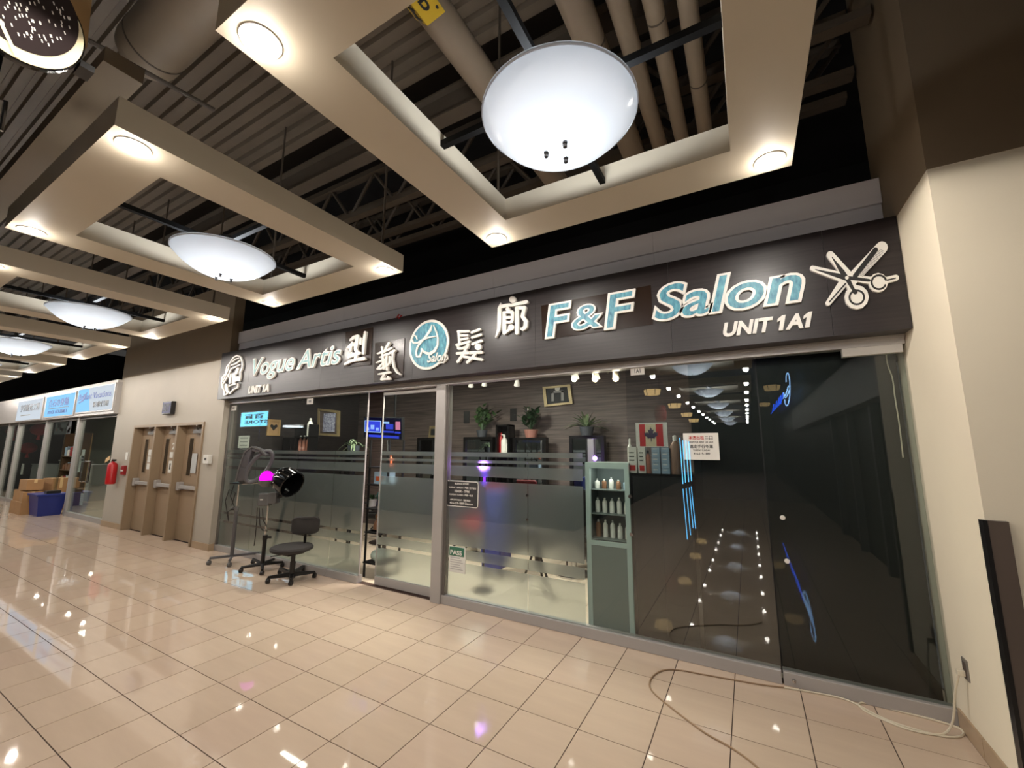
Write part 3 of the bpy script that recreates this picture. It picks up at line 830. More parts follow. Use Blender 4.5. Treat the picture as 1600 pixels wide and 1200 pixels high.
board_text('UNIT 1A1', xb(1131, 518), xb(1269, 500), zb(1135, 526), zb(1142, 505), bold=0.04, shear=0.25, th=0.02)
# round logo
c0 = SP(671, 539)
Rx = (xb(702, 530) - xb(640, 545)) / 2; Rz = (zb(671, 500) - zb(671, 577)) / 2
def disc(rx, rz, base, th, c=c0, n=48):
    return MB().prism([c + Vector((rx * math.cos(2 * math.pi * i / n), -(base + th), rz * math.sin(2 * math.pi * i / n))) for i in range(n)], (0, th, 0))
lg = obj('logo_disc', disc(Rx, Rz, 0, 0.02), 'letter white', sg)
obj('logo_field', disc(Rx * 0.9, Rz * 0.9, 0.02, 0.002), 'teal glitter', lg)
LC = lambda st: crop(635, 490, 12, st)
obj('logo_emblem', stroke_mesh(LC([[(512, 220, 8), (480, 320, 40), (400, 440, 36), (320, 530, 34), (240, 640, 30), (215, 740, 26), (230, 815, 30), (290, 815, 34), (320, 720, 26), (325, 675, 30)],
    [(235, 495, 14), (215, 430, 22), (165, 420, 26), (135, 490, 26), (170, 560, 30), (250, 560, 32), (370, 490, 34), (470, 455, 28), (590, 440, 18)],
    [(548, 230, 12), (590, 340, 22), (622, 480, 28), (618, 600, 34), (560, 710, 50), (470, 770, 58), (380, 740, 40), (330, 690, 30)]]), SP, 0.022, 0.012, NF), 'letter white', lg)
place_text('lettering', 'Salon', SP(667.5, 567, 0.034), XW, (ZW + XW * 0.0), xb(697, 560) - xb(667.5, 567), 0.11, 0.004, 'letter white', lg, bold=0.02, shear=0.3)
obj('logo_tail', stroke_mesh(LC([[(600, 925, 26), (720, 920, 26), (790, 850, 26), (770, 780, 24)]]), SP, 0.002, 0.018, NF), 'letter white', lg)
# woman's head emblem
HC_ = lambda st: crop(340, 550, 16, st)
fh = obj('hair_emblem', stroke_mesh(HC_([[(350, 270, 30), (430, 140, 30), (520, 90, 34), (610, 130, 34), (640, 220, 34), (660, 320, 34), (640, 430, 34), (600, 500, 34), (600, 640, 34), (575, 730, 30)],
    [(340, 285, 30), (270, 380, 30), (245, 540, 30), (160, 640, 30), (140, 760, 30), (150, 880, 30), (205, 960, 30), (210, 1080, 34), (260, 1060, 30), (320, 990, 34)],
    [(575, 160, 24), (480, 180, 26), (400, 260, 22)], [(590, 220, 24), (480, 300, 34), (370, 340, 24)], [(580, 330, 24), (480, 380, 34), (380, 420, 30), (330, 520, 26), (310, 640, 24)],
    [(330, 340, 22), (290, 480, 22), (230, 620, 22), (170, 740, 20)], [(310, 560, 22), (250, 680, 24), (180, 800, 22), (180, 900, 20)], [(380, 560, 44), (350, 700, 50), (345, 780, 34)],
    [(545, 420, 60), (500, 540, 60)], [(440, 560, 60), (460, 700, 110), (540, 660, 100)], [(420, 760, 60), (470, 800, 50), (380, 830, 30), (320, 860, 26)], [(540, 800, 26), (530, 900, 28), (430, 940, 28), (340, 1040, 34)],
    [(250, 830, 60), (260, 930, 80), (280, 1000, 50)]]), SP, 0, 0.025, NF), 'letter white', sg)
# scissors and comb emblem: white outline plates with black print on them
SCC = lambda st: crop(1180, 360, 6, st)
outl = [[(700, 240, 70), (870, 440, 90)], [(535, 365, 50), (850, 460, 96)], [(1180, 170, 110), (890, 480, 110)], [(850, 460, 90), (680, 690, 50)], [(870, 480, 80), (945, 635, 110)],
        [(945, 635, 226)], [(880, 450, 60), (1080, 480, 70)], [(1145, 500, 180)], [(1210, 480, 60), (1310, 455, 56)]]
scm = obj('scissors_emblem', stroke_mesh(SCC(outl), SP, 0, 0.022, NF), 'letter white', sg)
blk = [[(715, 262, 6), (810, 400, 46), (860, 470, 40)], [(560, 378, 6), (760, 432, 40), (850, 460, 46)], [(860, 470, 44), (910, 560, 30), (930, 590, 40)], [(860, 455, 34), (1060, 480, 26)],
       [(1120, 195, 46), (930, 440, 46)], [(690, 680, 12), (840, 510, 14)], [(1230, 478, 14), (1305, 460, 10)]]
obj('scissors_print', stroke_mesh(SCC(blk), SP, 0.022, 0.002, NF), 'print black', scm)
def ringpx(cx, cy, rr, w, k=20):
    return [(cx + rr * math.cos(2 * math.pi * i / k), cy + rr * 0.95 * math.sin(2 * math.pi * i / k), w) for i in range(k + 1)]
for rg in (ringpx(945, 638, 68, 18), ringpx(1150, 497, 68, 18)):
    obj('handle_print', stroke_mesh(SCC([rg]), SP, 0.022, 0.002, NF), 'print black', scm)
teeth = []
for i in range(22):
    t_ = i / 21
    ax, ay = 1160 + (965 - 1160) * t_, 190 + (425 - 190) * t_
    teeth.append([(ax, ay, 5), (ax + 38, ay + 18, 5)])
obj('comb_teeth', stroke_mesh(SCC(teeth), SP, 0.022, 0.002, NF), 'print grey', scm)
obj('pivot', stroke_mesh(SCC([[(853, 455, 34)]]), SP, 0.024, 0.004, NF), 'letter white', scm)
# red clip on the ledge above the sign
rc = SP(623, 494)
tag(obj('cable_clip', MB().tube([rc + Vector((-0.05, 0.01, -0.03)), rc + Vector((0.0, 0, 0.02)), rc + Vector((0.05, 0.0, 0.0)), rc + Vector((0.0, 0.0, -0.03))], 0.010, 6), 'red'), 'small red tie on the ledge above the round logo', 'tie')

# ================================================================== EXIT DOORS
fr = thing('trim_6', 'brown steel frame with two deep mullions around the exit doors', 'door frame', ((DX0 + DX1) / 2, Y_DW, 0), kind='structure')
MX = [DX0, at_y(245.5, 664, Y_DW).x, at_y(280, 662, Y_DW).x, DX1]
YD = 0.02       # plane of the door leaves
fw = 0.05
obj('head', BX(DX0, DX1, Y_DW - 0.025, YD + 0.05, DZ - 0.05, DZ), 'door frame paint', fr)
for k, x in enumerate(MX):
    a, b = (x, x + fw) if k == 0 else ((x - fw, x) if k == 3 else (x - 0.03, x + 0.03))
    obj('jamb' if k in (0, 3) else 'mullion', BX(a, b, Y_DW - 0.025, YD + 0.05, 0, DZ - 0.05), 'door frame paint', fr)
notes = [[(228, 700, 238, 718)], [], [(300, 705, 308, 728)]]
for k in range(3):
    a = MX[k] + (fw if k == 0 else 0.03); b = MX[k + 1] - (fw if k == 2 else 0.03)
    d = thing('door_%d' % (k + 3), 'brown steel exit door with push bar, %s of the three' % ('leftmost', 'middle', 'rightmost')[k], 'door', ((a + b) / 2, YD, 0), 'brown exit doors', kind='structure')
    w = b - a
    lf = obj('leaf', BX(a + 0.004, b - 0.004, YD, YD + 0.045, 0.01, DZ - 0.054), 'door paint', d)
    vx = at_y((226, 258, 295.5)[k], 706, YD).x
    nx = lambda px: at_y(px, 712, YD).x
    obj('vision_panel', BX(vx, vx + 0.15, YD - 0.006, YD, 1.17, 1.86), 'dark glass panel', d)
    obj('panel_bead', MB().box(vx - 0.015, vx, YD - 0.010, YD, 1.155, 1.875).box(vx + 0.15, vx + 0.165, YD - 0.010, YD, 1.155, 1.875).box(vx, vx + 0.15, YD - 0.010, YD, 1.155, 1.17).box(vx, vx + 0.15, YD - 0.010, YD, 1.86, 1.875), 'door frame paint', d)
    pb = obj('push_bar', MB().box(a + 0.03, b - 0.03, YD - 0.075, YD - 0.035, 0.93, 0.995), 'aluminium', d, bevel=0.006)
    obj('bar_housing', BX(a + 0.04, a + 0.13, YD - 0.09, YD, 0.90, 1.05), 'aluminium', pb, bevel=0.006)
    obj('bar_end', BX(b - 0.10, b - 0.04, YD - 0.06, YD, 0.94, 0.99), 'aluminium dark', pb)
    obj('kick_plate', BX(a + 0.02, b - 0.02, YD - 0.004, YD, 0.04, 0.30), 'door frame paint', d)
    cl = obj('door_closer', BX(a + w * 0.45, a + w * 0.85, YD - 0.07, YD, DZ - 0.20, DZ - 0.13), 'aluminium dark', d, bevel=0.004)
    obj('closer_arm', MB().cyl((a + w * 0.6, YD - 0.06, DZ - 0.12), (a + w * 0.9, YD - 0.20, DZ - 0.07), 0.012, n=6), 'aluminium dark', cl)
    if k == 0:
        for z in (1.52, 1.38, 1.24):
            obj('notice', BX(nx(231.5), nx(238), YD - 0.004, YD - 0.001, z, z + 0.12), 'paper', d)
    if k == 1:
        obj('notice', BX(nx(265.5), nx(272), YD - 0.004, YD - 0.001, 1.49, 1.60), 'paper', d)
        n1 = obj('notice', BX(nx(265.5), nx(270.5), YD - 0.004, YD - 0.001, 1.20, 1.43), 'paper', d)
        obj('figure_print', BX(nx(267.2), nx(268.8), YD - 0.006, YD - 0.004, 1.26, 1.38), 'print black', n1)
        place_text('door_number', '2', Vector((nx(267.5), YD - 0.002, 1.65)), XW, ZW, 0.12, 0.13, 0.003, 'paper', d, bold=0.02)
    if k == 2:
        obj('notice', BX(nx(301.5), nx(309.5), YD - 0.014, YD - 0.011, 1.22, 1.58), 'paper grey', d)
# void behind the leaves
tag(obj('wall_void', BX(DX0 - 0.1, DX1 + 0.1, YD + 0.06, YD + 0.1, 0, 2.6), 'dark deck'), 'dark wall behind the exit doors', 'wall', kind='structure')
# exit sign
p = at_y(264, 637, Y_DW - 0.04)
ex = thing('exit_sign', 'small dark EXIT sign on the cream wall above the brown doors', 'exit sign', (p.x, Y_DW - 0.03, p.z - 0.12))
obj('housing', BX(p.x - 0.18, p.x + 0.18, Y_DW - 0.08, Y_DW, p.z - 0.13, p.z + 0.12), 'black plastic', ex, bevel=0.006)
obj('face', BX(p.x - 0.165, p.x + 0.165, Y_DW - 0.084, Y_DW - 0.08, p.z - 0.105, p.z + 0.10), 'exit glow', ex)
place_text('lettering', 'EXIT', Vector((p.x - 0.135, Y_DW - 0.084, p.z - 0.075)), XW, ZW, 0.27, 0.145, 0.004, 'print black', ex, bold=0.03)
# fire extinguisher
p0, p1 = at_y(178, 722, Y_DW - 0.1), at_y(174, 752, Y_DW - 0.1)
ee = thing('fire_extinguisher', 'red fire extinguisher with a manila tag hung beside the exit doors', 'fire extinguisher', (p0.x, Y_DW - 0.10, p1.z - 0.05))
ze0, ze1 = p1.z - 0.06, p0.z
obj('cylinder', MB().lathe([(0.07, ze0), (0.085, ze0 + 0.015), (0.085, ze1 - 0.07), (0.06, ze1 - 0.02), (0.025, ze1), (0.02, ze1 + 0.03), (0, ze1 + 0.03)], (p0.x, Y_DW - 0.11, 0), 20), 'red', ee, True)
obj('valve', BX(p0.x - 0.03, p0.x + 0.10, Y_DW - 0.13, Y_DW - 0.09, ze1 + 0.02, ze1 + 0.06), 'black metal', ee)
obj('hose', MB().tube([(p0.x - 0.03, Y_DW - 0.11, ze1 + 0.04), (p0.x - 0.14, Y_DW - 0.12, ze1 - 0.05), (p0.x - 0.13, Y_DW - 0.12, ze0 + 0.15)], 0.012, 6), 'black plastic', ee)
obj('inspection_tag', MB().prism([Vector((p0.x - 0.30, Y_DW - 0.16, ze1 - 0.02)), Vector((p0.x - 0.06, Y_DW - 0.16, ze1 + 0.05)), Vector((p0.x - 0.06, Y_DW - 0.16, ze1 + 0.14)), Vector((p0.x - 0.27, Y_DW - 0.16, ze1 + 0.07))], (0, 0.003, 0)), 'tag manila', ee)
# fire alarm pull station and plates
p = at_y(195.5, 734, Y_DW)
al = thing('fire_alarm', 'red fire alarm pull box on the cream wall left of the doors', 'fire alarm', (p.x, Y_DW, p.z - 0.1))
obj('box_body', BX(p.x - 0.07, p.x + 0.08, Y_DW - 0.05, Y_DW, p.z - 0.10, p.z + 0.09), 'alarm red', al, bevel=0.005)
obj('handle', BX(p.x - 0.05, p.x + 0.06, Y_DW - 0.06, Y_DW - 0.05, p.z - 0.03, p.z + 0.0), 'letter white', al)
obj('back_plate', BX(p.x - 0.20, p.x - 0.08, Y_DW - 0.01, Y_DW, p.z - 0.08, p.z + 0.09), 'paper grey', al)
p = at_y(198, 714, Y_DW)
tag(obj('wall_notice', BX(p.x - 0.06, p.x + 0.05, Y_DW - 0.006, Y_DW, p.z - 0.06, p.z + 0.10), 'paper'), 'tiny white notice on the wall above the red alarm box', 'notice')
p = at_y(326, 717, Y_DW)
wb = thing('wall_switch_box', 'white switch box on the cream wall right of the exit doors', 'switch box', (p.x, Y_DW, p.z - 0.07))
obj('back_plate', BX(p.x - 0.17, p.x + 0.03, Y_DW - 0.012, Y_DW, p.z - 0.07, p.z + 0.07), 'paper', wb)
obj('cover', BX(p.x - 0.02, p.x + 0.12, Y_DW - 0.07, Y_DW, p.z - 0.08, p.z + 0.07), 'paper', wb, bevel=0.005)
obj('key_switch', MB().cyl((p.x + 0.05, Y_DW - 0.07, p.z), (p.x + 0.05, Y_DW - 0.085, p.z), 0.02, n=10), 'grey plastic', wb)

# ================================================================== SHOPS AT THE LEFT END
XE = -10.56
YF = at_x(184, 600, XE).y            # front of the fascia box
fz0 = at_y(184, 645, YF).z; fz1 = at_y(184, 593, YF).z
fb = thing('shop_fascia', 'silver-grey fascia box over the neighbouring shop at left', 'fascia', (-15.5, YF, fz0))
for a, b in ((-23.8, -19.5), (-19.5, -15.2), (-15.2, XE)):
    obj('fascia_panel', BX(a, b - 0.004, YF, -0.02, fz0, fz1 - 0.05), 'aluminium', fb)
obj('top_cap', BX(-23.8, XE + 0.0, YF, -0.02, fz1 - 0.05, fz1), 'letter side', fb)
def lightbox(pts, label, face):
    P = [at_y(px, py, YF - 0.03) for px, py in pts]
    x0, x1 = min(p.x for p in P), max(p.x for p in P); z0, z1 = min(p.z for p in P), max(p.z for p in P)
    t = thing('light_box_sign', label, 'light box', ((x0 + x1) / 2, YF - 0.02, z0), 'lit shop signs at left')
    obj('case', BX(x0 - 0.04, x1 + 0.04, YF - 0.025, YF - 0.0005, z0 - 0.03, z1 + 0.03), 'aluminium', t)
    f = obj('lit_face', BX(x0, x1, YF - 0.03, YF - 0.025, z0, z1), face, t)
    return t, x0, x1, z0, z1, f
t, x0, x1, z0, z1, f = lightbox([(24.5, 655), (66, 622), (62, 654), (29, 632)], 'leftmost white lit shop sign with dark characters', 'sign lit white')
w, h = x1 - x0, z1 - z0
place_text('lettering', '亨達新化工程', Vector((x0 + w * 0.14, YF - 0.03, z0 + h * 0.44)), XW, ZW, w * 0.78, h * 0.36, 0.004, 'print black', f, bold=0.012)
obj('print_line', BX(x0 + w * 0.2, x0 + w * 0.6, YF - 0.034, YF - 0.03, z0 + h * 0.22, z0 + h * 0.27), 'print grey', f)
t, x0, x1, z0, z1, f = lightbox([(68, 652), (118, 613), (112, 645), (74, 622)], 'middle pale blue lit shop sign with violet characters', 'sign lit sky')
w, h = x1 - x0, z1 - z0
place_text('lettering', '食石の身鍋', Vector((x0 + w * 0.12, YF - 0.03, z0 + h * 0.46)), XW, ZW, w * 0.70, h * 0.38, 0.004, 'print blue', f, bold=0.014)
obj('print_line', BX(x0 + w * 0.12, x0 + w * 0.85, YF - 0.034, YF - 0.03, z0 + h * 0.37, z0 + h * 0.40), 'print black', f)
place_text('lettering', 'ROCK GOURMET', Vector((x0 + w * 0.14, YF - 0.03, z0 + h * 0.12)), XW, ZW, w * 0.68, h * 0.17, 0.004, 'print blue', f, bold=0.014)
t, x0, x1, z0, z1, f = lightbox([(118, 645), (176, 605), (175, 629), (126, 609)], 'rightmost blue and silver lit shop sign reading Vacations', 'sign lit white')
w, h = x1 - x0, z1 - z0
obj('blue_field', MB().prism([Vector((x0, YF - 0.034, z0 + 0.01)), Vector((x0 + w * 0.42, YF - 0.034, z0 + 0.01)), Vector((x0 + w * 0.30, YF - 0.034, z1 - 0.01)), Vector((x0, YF - 0.034, z1 - 0.01))], (0, 0.003, 0)), 'sign lit sky', f)
place_text('lettering', 'Brilliant Vacations', Vector((x0 + w * 0.04, YF - 0.035, z0 + h * 0.52)), XW, ZW, w * 0.92, h * 0.26, 0.004, 'print blue', f, bold=0.01, shear=0.1)
obj('swoosh', stroke_mesh([[(124, 630, 1.2), (130, 626, 2.2), (137, 613, 1.0)]], lambda a, b: at_y(a, b, YF - 0.03), 0.005, 0.004, NF), 'print blue', f)
place_text('lettering', '彩旅假期', Vector((x0 + w * 0.50, YF - 0.034, z0 + h * 0.14)), XW, ZW, w * 0.42, h * 0.24, 0.004, 'print black', f, bold=0.02)
# glass front
YG = -0.04
wsh = thing('window_4', 'glazed front of the neighbouring shop with silver posts', 'window', (-15.5, YG, 0), kind='structure')
PX = [(184, 644, None), (126.5, 652, None), (75.5, 660, None), (32, 665, None)]
posts = [XE, at_y(126.5, 655, YG).x, at_y(76, 662, YG).x, at_y(32, 667, YG).x, -19.6, -21.6, -23.7]
for k, x in enumerate(posts):
    if k == 0: continue
    obj('post', BX(x - 0.07, x + 0.07, YG - 0.04, YG + 0.08, 0, fz0), 'aluminium', wsh)
for k, (b, a) in enumerate(zip(posts[:-1], posts[1:])):
    if k == 1:
        obj('pane', BX(a + 0.08, a + (b - a) * 0.62, YG, YG + 0.01, 0.1, fz0), 'pane shop', wsh)
        obj('base_rail', BX(a + 0.08, a + (b - a) * 0.62, YG - 0.03, YG + 0.05, 0, 0.1), 'aluminium', wsh)
        continue
    obj('pane', BX(a + 0.08, b - (0.08 if k else 0.0), YG, YG + 0.01, 0.1, fz0), 'pane shop', wsh)
    obj('base_rail', BX(a + 0.08, b - (0.08 if k else 0.0), YG - 0.03, YG + 0.05, 0, 0.1), 'aluminium', wsh)
obj('head_rail', BX(posts[-1], XE, YG - 0.03, YG + 0.06, fz0 - 0.06, fz0), 'aluminium dark', wsh)
hx = at_y(137, 745, YG).x
obj('door_handle', MB().tube([(hx - 0.22, YG - 0.02, 0.86), (hx - 0.22, YG - 0.07, 0.88), (hx - 0.22, YG - 0.07, 1.32), (hx - 0.22, YG - 0.02, 1.34), (hx + 0.10, YG - 0.02, 1.34), (hx + 0.10, YG - 0.02, 0.86)], 0.022, 8, True), 'chrome', wsh, True)
# interior
tag(obj('wall_back', BX(-24, -10.6, 2.6, 2.7, 0, 3.0), 'shop interior'), 'pale back wall inside the neighbouring shop', 'wall', kind='structure')
tag(obj('wall_side', BX(-10.62, -10.57, 0.02, 2.6, 0, 3.0), 'charcoal board'), 'dark side wall inside the neighbouring shop', 'wall', kind='structure')
tag(obj('ceiling', BX(-24, -10.57, 0.05, 2.7, 3.0, 3.1), 'salon ceiling'), 'dark ceiling inside the neighbouring shop', 'ceiling', kind='structure')
tag(obj('floor', BX(-24, -10.57, 0.05, 2.7, -0.05, 0.0), 'salon floor tile'), 'pale floor inside the neighbouring shop', 'floor', kind='structure')
def added_lamp(x, y, z, e, label, col=(1, .93, .82), sx=0.6, sy=0.6):  # ceiling panels added out of sight to brighten the interiors
    t = thing('added_ceiling_light', label, 'added light', (x, y, z))
    obj('frame', MB().box(x - sx / 2 - 0.02, x + sx / 2 + 0.02, y - sy / 2 - 0.02, y + sy / 2 + 0.02, z + 0.006, z + 0.03), 'letter white', t)
    obj('diffuser', BX(x - sx / 2, x + sx / 2, y - sy / 2, y + sy / 2, z, z + 0.006), 'sign lit white', t)
    ld = bpy.data.lights.new('panel_glow', 'AREA'); ld.shape = 'RECTANGLE'; ld.size = sx; ld.size_y = sy; ld.energy = e; ld.color = col
    l = _link(bpy.data.objects.new('glow', ld)); l.parent = t; l.location = (0, 0, -0.01)
    return t
added_lamp(-13.0, 0.42, 2.965, 22, 'unseen square ceiling light added inside the neighbouring shop near the glass door')
added_lamp(-17.0, 0.42, 2.965, 22, 'unseen square ceiling light added deep inside the neighbouring shop')
# shelf with goods in the open doorway
sx0 = at_y(101, 700, 0.5).x; sx1 = at_y(119, 700, 0.5).x
sh = thing('display_shelf', 'tall brown wooden shelf of goods in the doorway of the left shop', 'shelf', ((sx0 + sx1) / 2, 0.6, 0))
obj('side_panel', BX(sx0, sx0 + 0.03, 0.45, 0.8, 0, 2.1), 'shop shelf', sh); obj('side_panel', BX(sx1 - 0.03, sx1, 0.45, 0.8, 0, 2.1), 'shop shelf', sh)
obj('back_panel', BX(sx0, sx1, 0.8, 0.82, 0, 2.1), 'tan wood', sh)
gm = ['bottle amber', 'red paper', 'paper', 'black lacquer', 'tan wood', 'label blue']
gl_names = 'bottom lower-middle middle upper-middle'.split()
for k, z in enumerate((0.25, 0.62, 1.0, 1.4)):
    obj('shelf_board', BX(sx0 + 0.03, sx1 - 0.03, 0.45, 0.8, z, z + 0.025), 'shop shelf', sh)
    n = 4
    for q in range(n):
        xa = sx0 + 0.06 + (sx1 - sx0 - 0.1) * q / n; hh = rnd.uniform(0.12, 0.26)
        gd = thing('packaged_good', '%s small packet on the %s board of the brown shop shelf' % (ORD[q], gl_names[k]), 'packet', (xa + 0.05, 0.55, z + 0.025), 'packets on the brown shop shelf')
        wq = (sx1 - sx0 - 0.1) / n * 0.8; mq = gm[rnd.randrange(6)]
        obj('body', BX(xa, xa + wq, 0.5, 0.66, z + 0.025, z + 0.025 + hh), mq, gd, bevel=0.01)
        obj('cap', BX(xa + wq * 0.25, xa + wq * 0.75, 0.54, 0.62, z + 0.025 + hh, z + 0.05 + hh), gm[rnd.randrange(6)], gd)
# red lanterns in the shop
for k, (px, py, Y) in enumerate(((23, 674, 0.7), (62, 671, 0.7), (44, 700, 0.9))):
    p = at_y(px, py, Y)
    lt = thing('red_lantern', 'red paper lantern hanging inside the left shop, %s' % ('farthest left', 'between the two posts', 'hung lowest')[k], 'lantern', (p.x, Y, p.z - 0.2), 'red lanterns in the left shop')
    obj('shade', MB().lathe([(0.08, -0.2), (0.2, -0.12), (0.25, 0), (0.2, 0.12), (0.08, 0.2)], (p.x, Y, p.z), 16), 'red paper', lt, True)
    obj('cord', MB().cyl((p.x, Y, p.z + 0.2), (p.x, Y, 2.98), 0.008, n=6), 'black plastic', lt)
    obj('tassel', MB().cyl((p.x, Y, p.z - 0.2), (p.x, Y, p.z - 0.36), 0.025, 0.05, n=8), 'red', lt)
# poster, wall notices in the shop
p0, p1 = at_y(88, 660, YG + .02), at_y(110, 678, YG + .02)
po = thing('window_poster', 'dark red floral poster behind the top of the left shop glass', 'poster', ((p0.x + p1.x) / 2, YG + .02, p1.z))
obj('sheet', BX(p0.x, p1.x, YG + .0105, YG + .014, p1.z, p0.z), 'art dark', po)
for k in range(14):
    xx, zz = rnd.uniform(p0.x + 0.06, p1.x - 0.06), rnd.uniform(p1.z + 0.05, p0.z - 0.05)
    obj('print_flower', MB().lathe([(0.0, -0.003), (0.05, -0.002), (0.05, 0)], (xx, YG + .0105, zz), 7, (0, -1, 0)), 'red paper' if k % 3 else 'paper', po)
for k, (px, py, s) in enumerate(((36, 733, .16), (128, 725, .2), (131, 712, .15), (129, 780, .14))):
    p = at_y(px, py, YG + 0.03)
    nt_ = thing('window_notice', 'white paper notice stuck on the left shop glass, %s' % ('on the far pane', 'beside the door handle', 'above the door handle', 'below the door handle')[k], 'notice', (p.x, YG + 0.03, p.z - s), 'notices on the left shop glass')
    obj('sheet', BX(p.x - s * 0.7, p.x + s * 0.7, YG + 0.012, YG + 0.015, p.z - s, p.z + s), 'paper', nt_)
    for q in range(4): obj('print_line', BX(p.x - s * 0.5, p.x + s * 0.5, YG + 0.009, YG + 0.012, p.z + s * (0.6 - 0.35 * q), p.z + s * (0.72 - 0.35 * q)), 'print grey', nt_)
# blue lit sign edge beside the wall
p = at_y(183.5, 664, -0.02)
ln = thing('light_box_sign', 'narrow blue lit sign at the right edge of the left shop glass', 'light box', (p.x, 0.0, p.z - 0.3))
obj('case', BX(p.x - 0.22, XE - 0.02, 0.03, 0.09, p.z - 0.30, p.z + 0.32), 'aluminium', ln)
obj('lit_face', BX(p.x - 0.20, XE - 0.03, 0.024, 0.03, p.z - 0.28, p.z + 0.30), 'sign lit sky', ln)
# cardboard boxes and blue bin
def carton(px, py, w, d_, h, z, label, rot=0.0, dy=0.0):
    p = at_z(px, py, 0) if z == 0 else at_y(px, py, dy)
    t = thing('cardboard_box', label, 'box', (p.x, p.y, z), 'cardboard boxes outside the left shop')
    t.rotation_euler.z = rot
    def lo(nm, b, m):
        o = obj(nm, MB().add([v + t.location for v in b.v], b.f), m, t); return o
    lo('carton_body', BX(-w / 2, w / 2, -d_ / 2, d_ / 2, 0, h), 'cardboard')
    lo('tape', BX(-w / 2 - 0.001, w / 2 + 0.001, -0.03, 0.03, h * 0.7, h + 0.002), 'tag manila')
    lo('flap', BX(-w / 2, w / 2, -d_ / 2, -0.004, h, h + 0.004), 'cardboard')
    return p
b0 = carton(40, 801, 0.95, 0.4, 0.30, 0, 'widest cardboard box at the bottom of the pile by the blue bin')
def carton_at(x, y, w, d_, h, z, label, rot=0.0):
    t = thing('cardboard_box', label, 'box', (x, y, z), 'cardboard boxes outside the left shop'); t.rotation_euler.z = rot
    for nm, b, m in (('carton_body', BX(-w / 2, w / 2, -d_ / 2, d_ / 2, 0, h), 'cardboard'), ('tape', BX(-w / 2 - 0.001, w / 2 + 0.001, -0.03, 0.03, h * 0.7, h + 0.002), 'tag manila'), ('flap', BX(-w / 2, w / 2, -d_ / 2, -0.004, h, h + 0.004), 'cardboard')):
        obj(nm, MB().add([v + t.location for v in b.v], b.f), m, t)
carton_at(b0.x - 0.22, b0.y, 0.38, 0.34, 0.27, 0.306, 'small box at left on top of the widest cardboard box', 0.1)
carton_at(b0.x + 0.22, b0.y, 0.42, 0.34, 0.24, 0.306, 'small box at right on top of the widest cardboard box', -0.08)
carton_at(b0.x - 0.02, b0.y + 0.02, 0.55, 0.3, 0.26, 0.582, 'topmost cardboard box of the pile outside the left shop', 0.04)
carton_at(b0.x - 0.05, b0.y + 0.48, 0.5, 0.35, 0.85, 0, 'tall upright cardboard box behind the pile', 0.15)
p = at_z(72, 803, 0); p.x += 0.12; p.y -= 0.05
bn = thing('storage_bin', 'blue plastic bin on the floor beside the cardboard boxes', 'bin', (p.x, p.y, 0))
def frust(x, y, z0, z1, w0, d0, w1, d1):
    V = []
    for z, w, d in ((z0, w0, d0), (z1, w1, d1)):
        V += [(x - w / 2, y - d / 2, z), (x + w / 2, y - d / 2, z), (x + w / 2, y + d / 2, z), (x - w / 2, y + d / 2, z)]
    return MB().add(V, [(0, 3, 2, 1), (4, 5, 6, 7), (0, 1, 5, 4), (1, 2, 6, 5), (2, 3, 7, 6), (3, 0, 4, 7)])
obj('body', frust(p.x, p.y, 0, 0.50, 0.62, 0.40, 0.74, 0.50), 'blue plastic', bn)
obj('rim', frust(p.x, p.y, 0.48, 0.53, 0.80, 0.55, 0.80, 0.55), 'blue plastic', bn, bevel=0.01)
obj('contents', BX(p.x + 0.10, p.x + 0.30, p.y - 0.1, p.y + 0.15, 0.5, 0.60), 'black plastic', bn)
# goods seen through the left shop glass
for k, (px, py, w, h, m) in enumerate(((10, 740, .9, 1.0, 'paper grey'), (50, 750, .8, 1.2, 'shop interior'), (85, 745, .7, 1.1, 'paper grey'), (140, 770, .5, .7, 'bottle amber'), (150, 760, .6, .9, 'shop shelf'), (160, 775, .4, .6, 'charcoal board'))):
    p = Vector(((-22.0, -19.0, -16.6, -14.2, -12.9, -11.5)[k], 1.4, 0))
    t = thing('shop_counter', 'cabinet dimly seen through the left shop glass, %s from the left' % ORD[k], 'cabinet', (p.x, 1.4, 0), 'cabinets inside the left shop')
    obj('body', BX(p.x - w / 2, p.x + w / 2, 1.2, 1.7, 0, h), m, t, bevel=0.01)
    obj('top_board', BX(p.x - w / 2 - 0.03, p.x + w / 2 + 0.03, 1.17, 1.72, h, h + 0.03), 'paper grey', t)
    obj('front_door', BX(p.x - w / 2 + 0.03, p.x + w / 2 - 0.03, 1.185, 1.2, 0.08, h - 0.05), m, t)

# ================================================================== EQUIPMENT IN FRONT OF THE GLASS
def caster(parent, x, y, r=0.028, m='black plastic'):
    c = obj('caster', MB().cyl((x - RH.x * 0.018, y - RH.y * 0.018, r), (x + RH.x * 0.018, y + RH.y * 0.018, r), r, n=14), m, parent, True)
    obj('caster_fork', MB().cyl((x, y, r), (x, y, r * 2.4), r * 0.55, n=10), m, c)
    return c
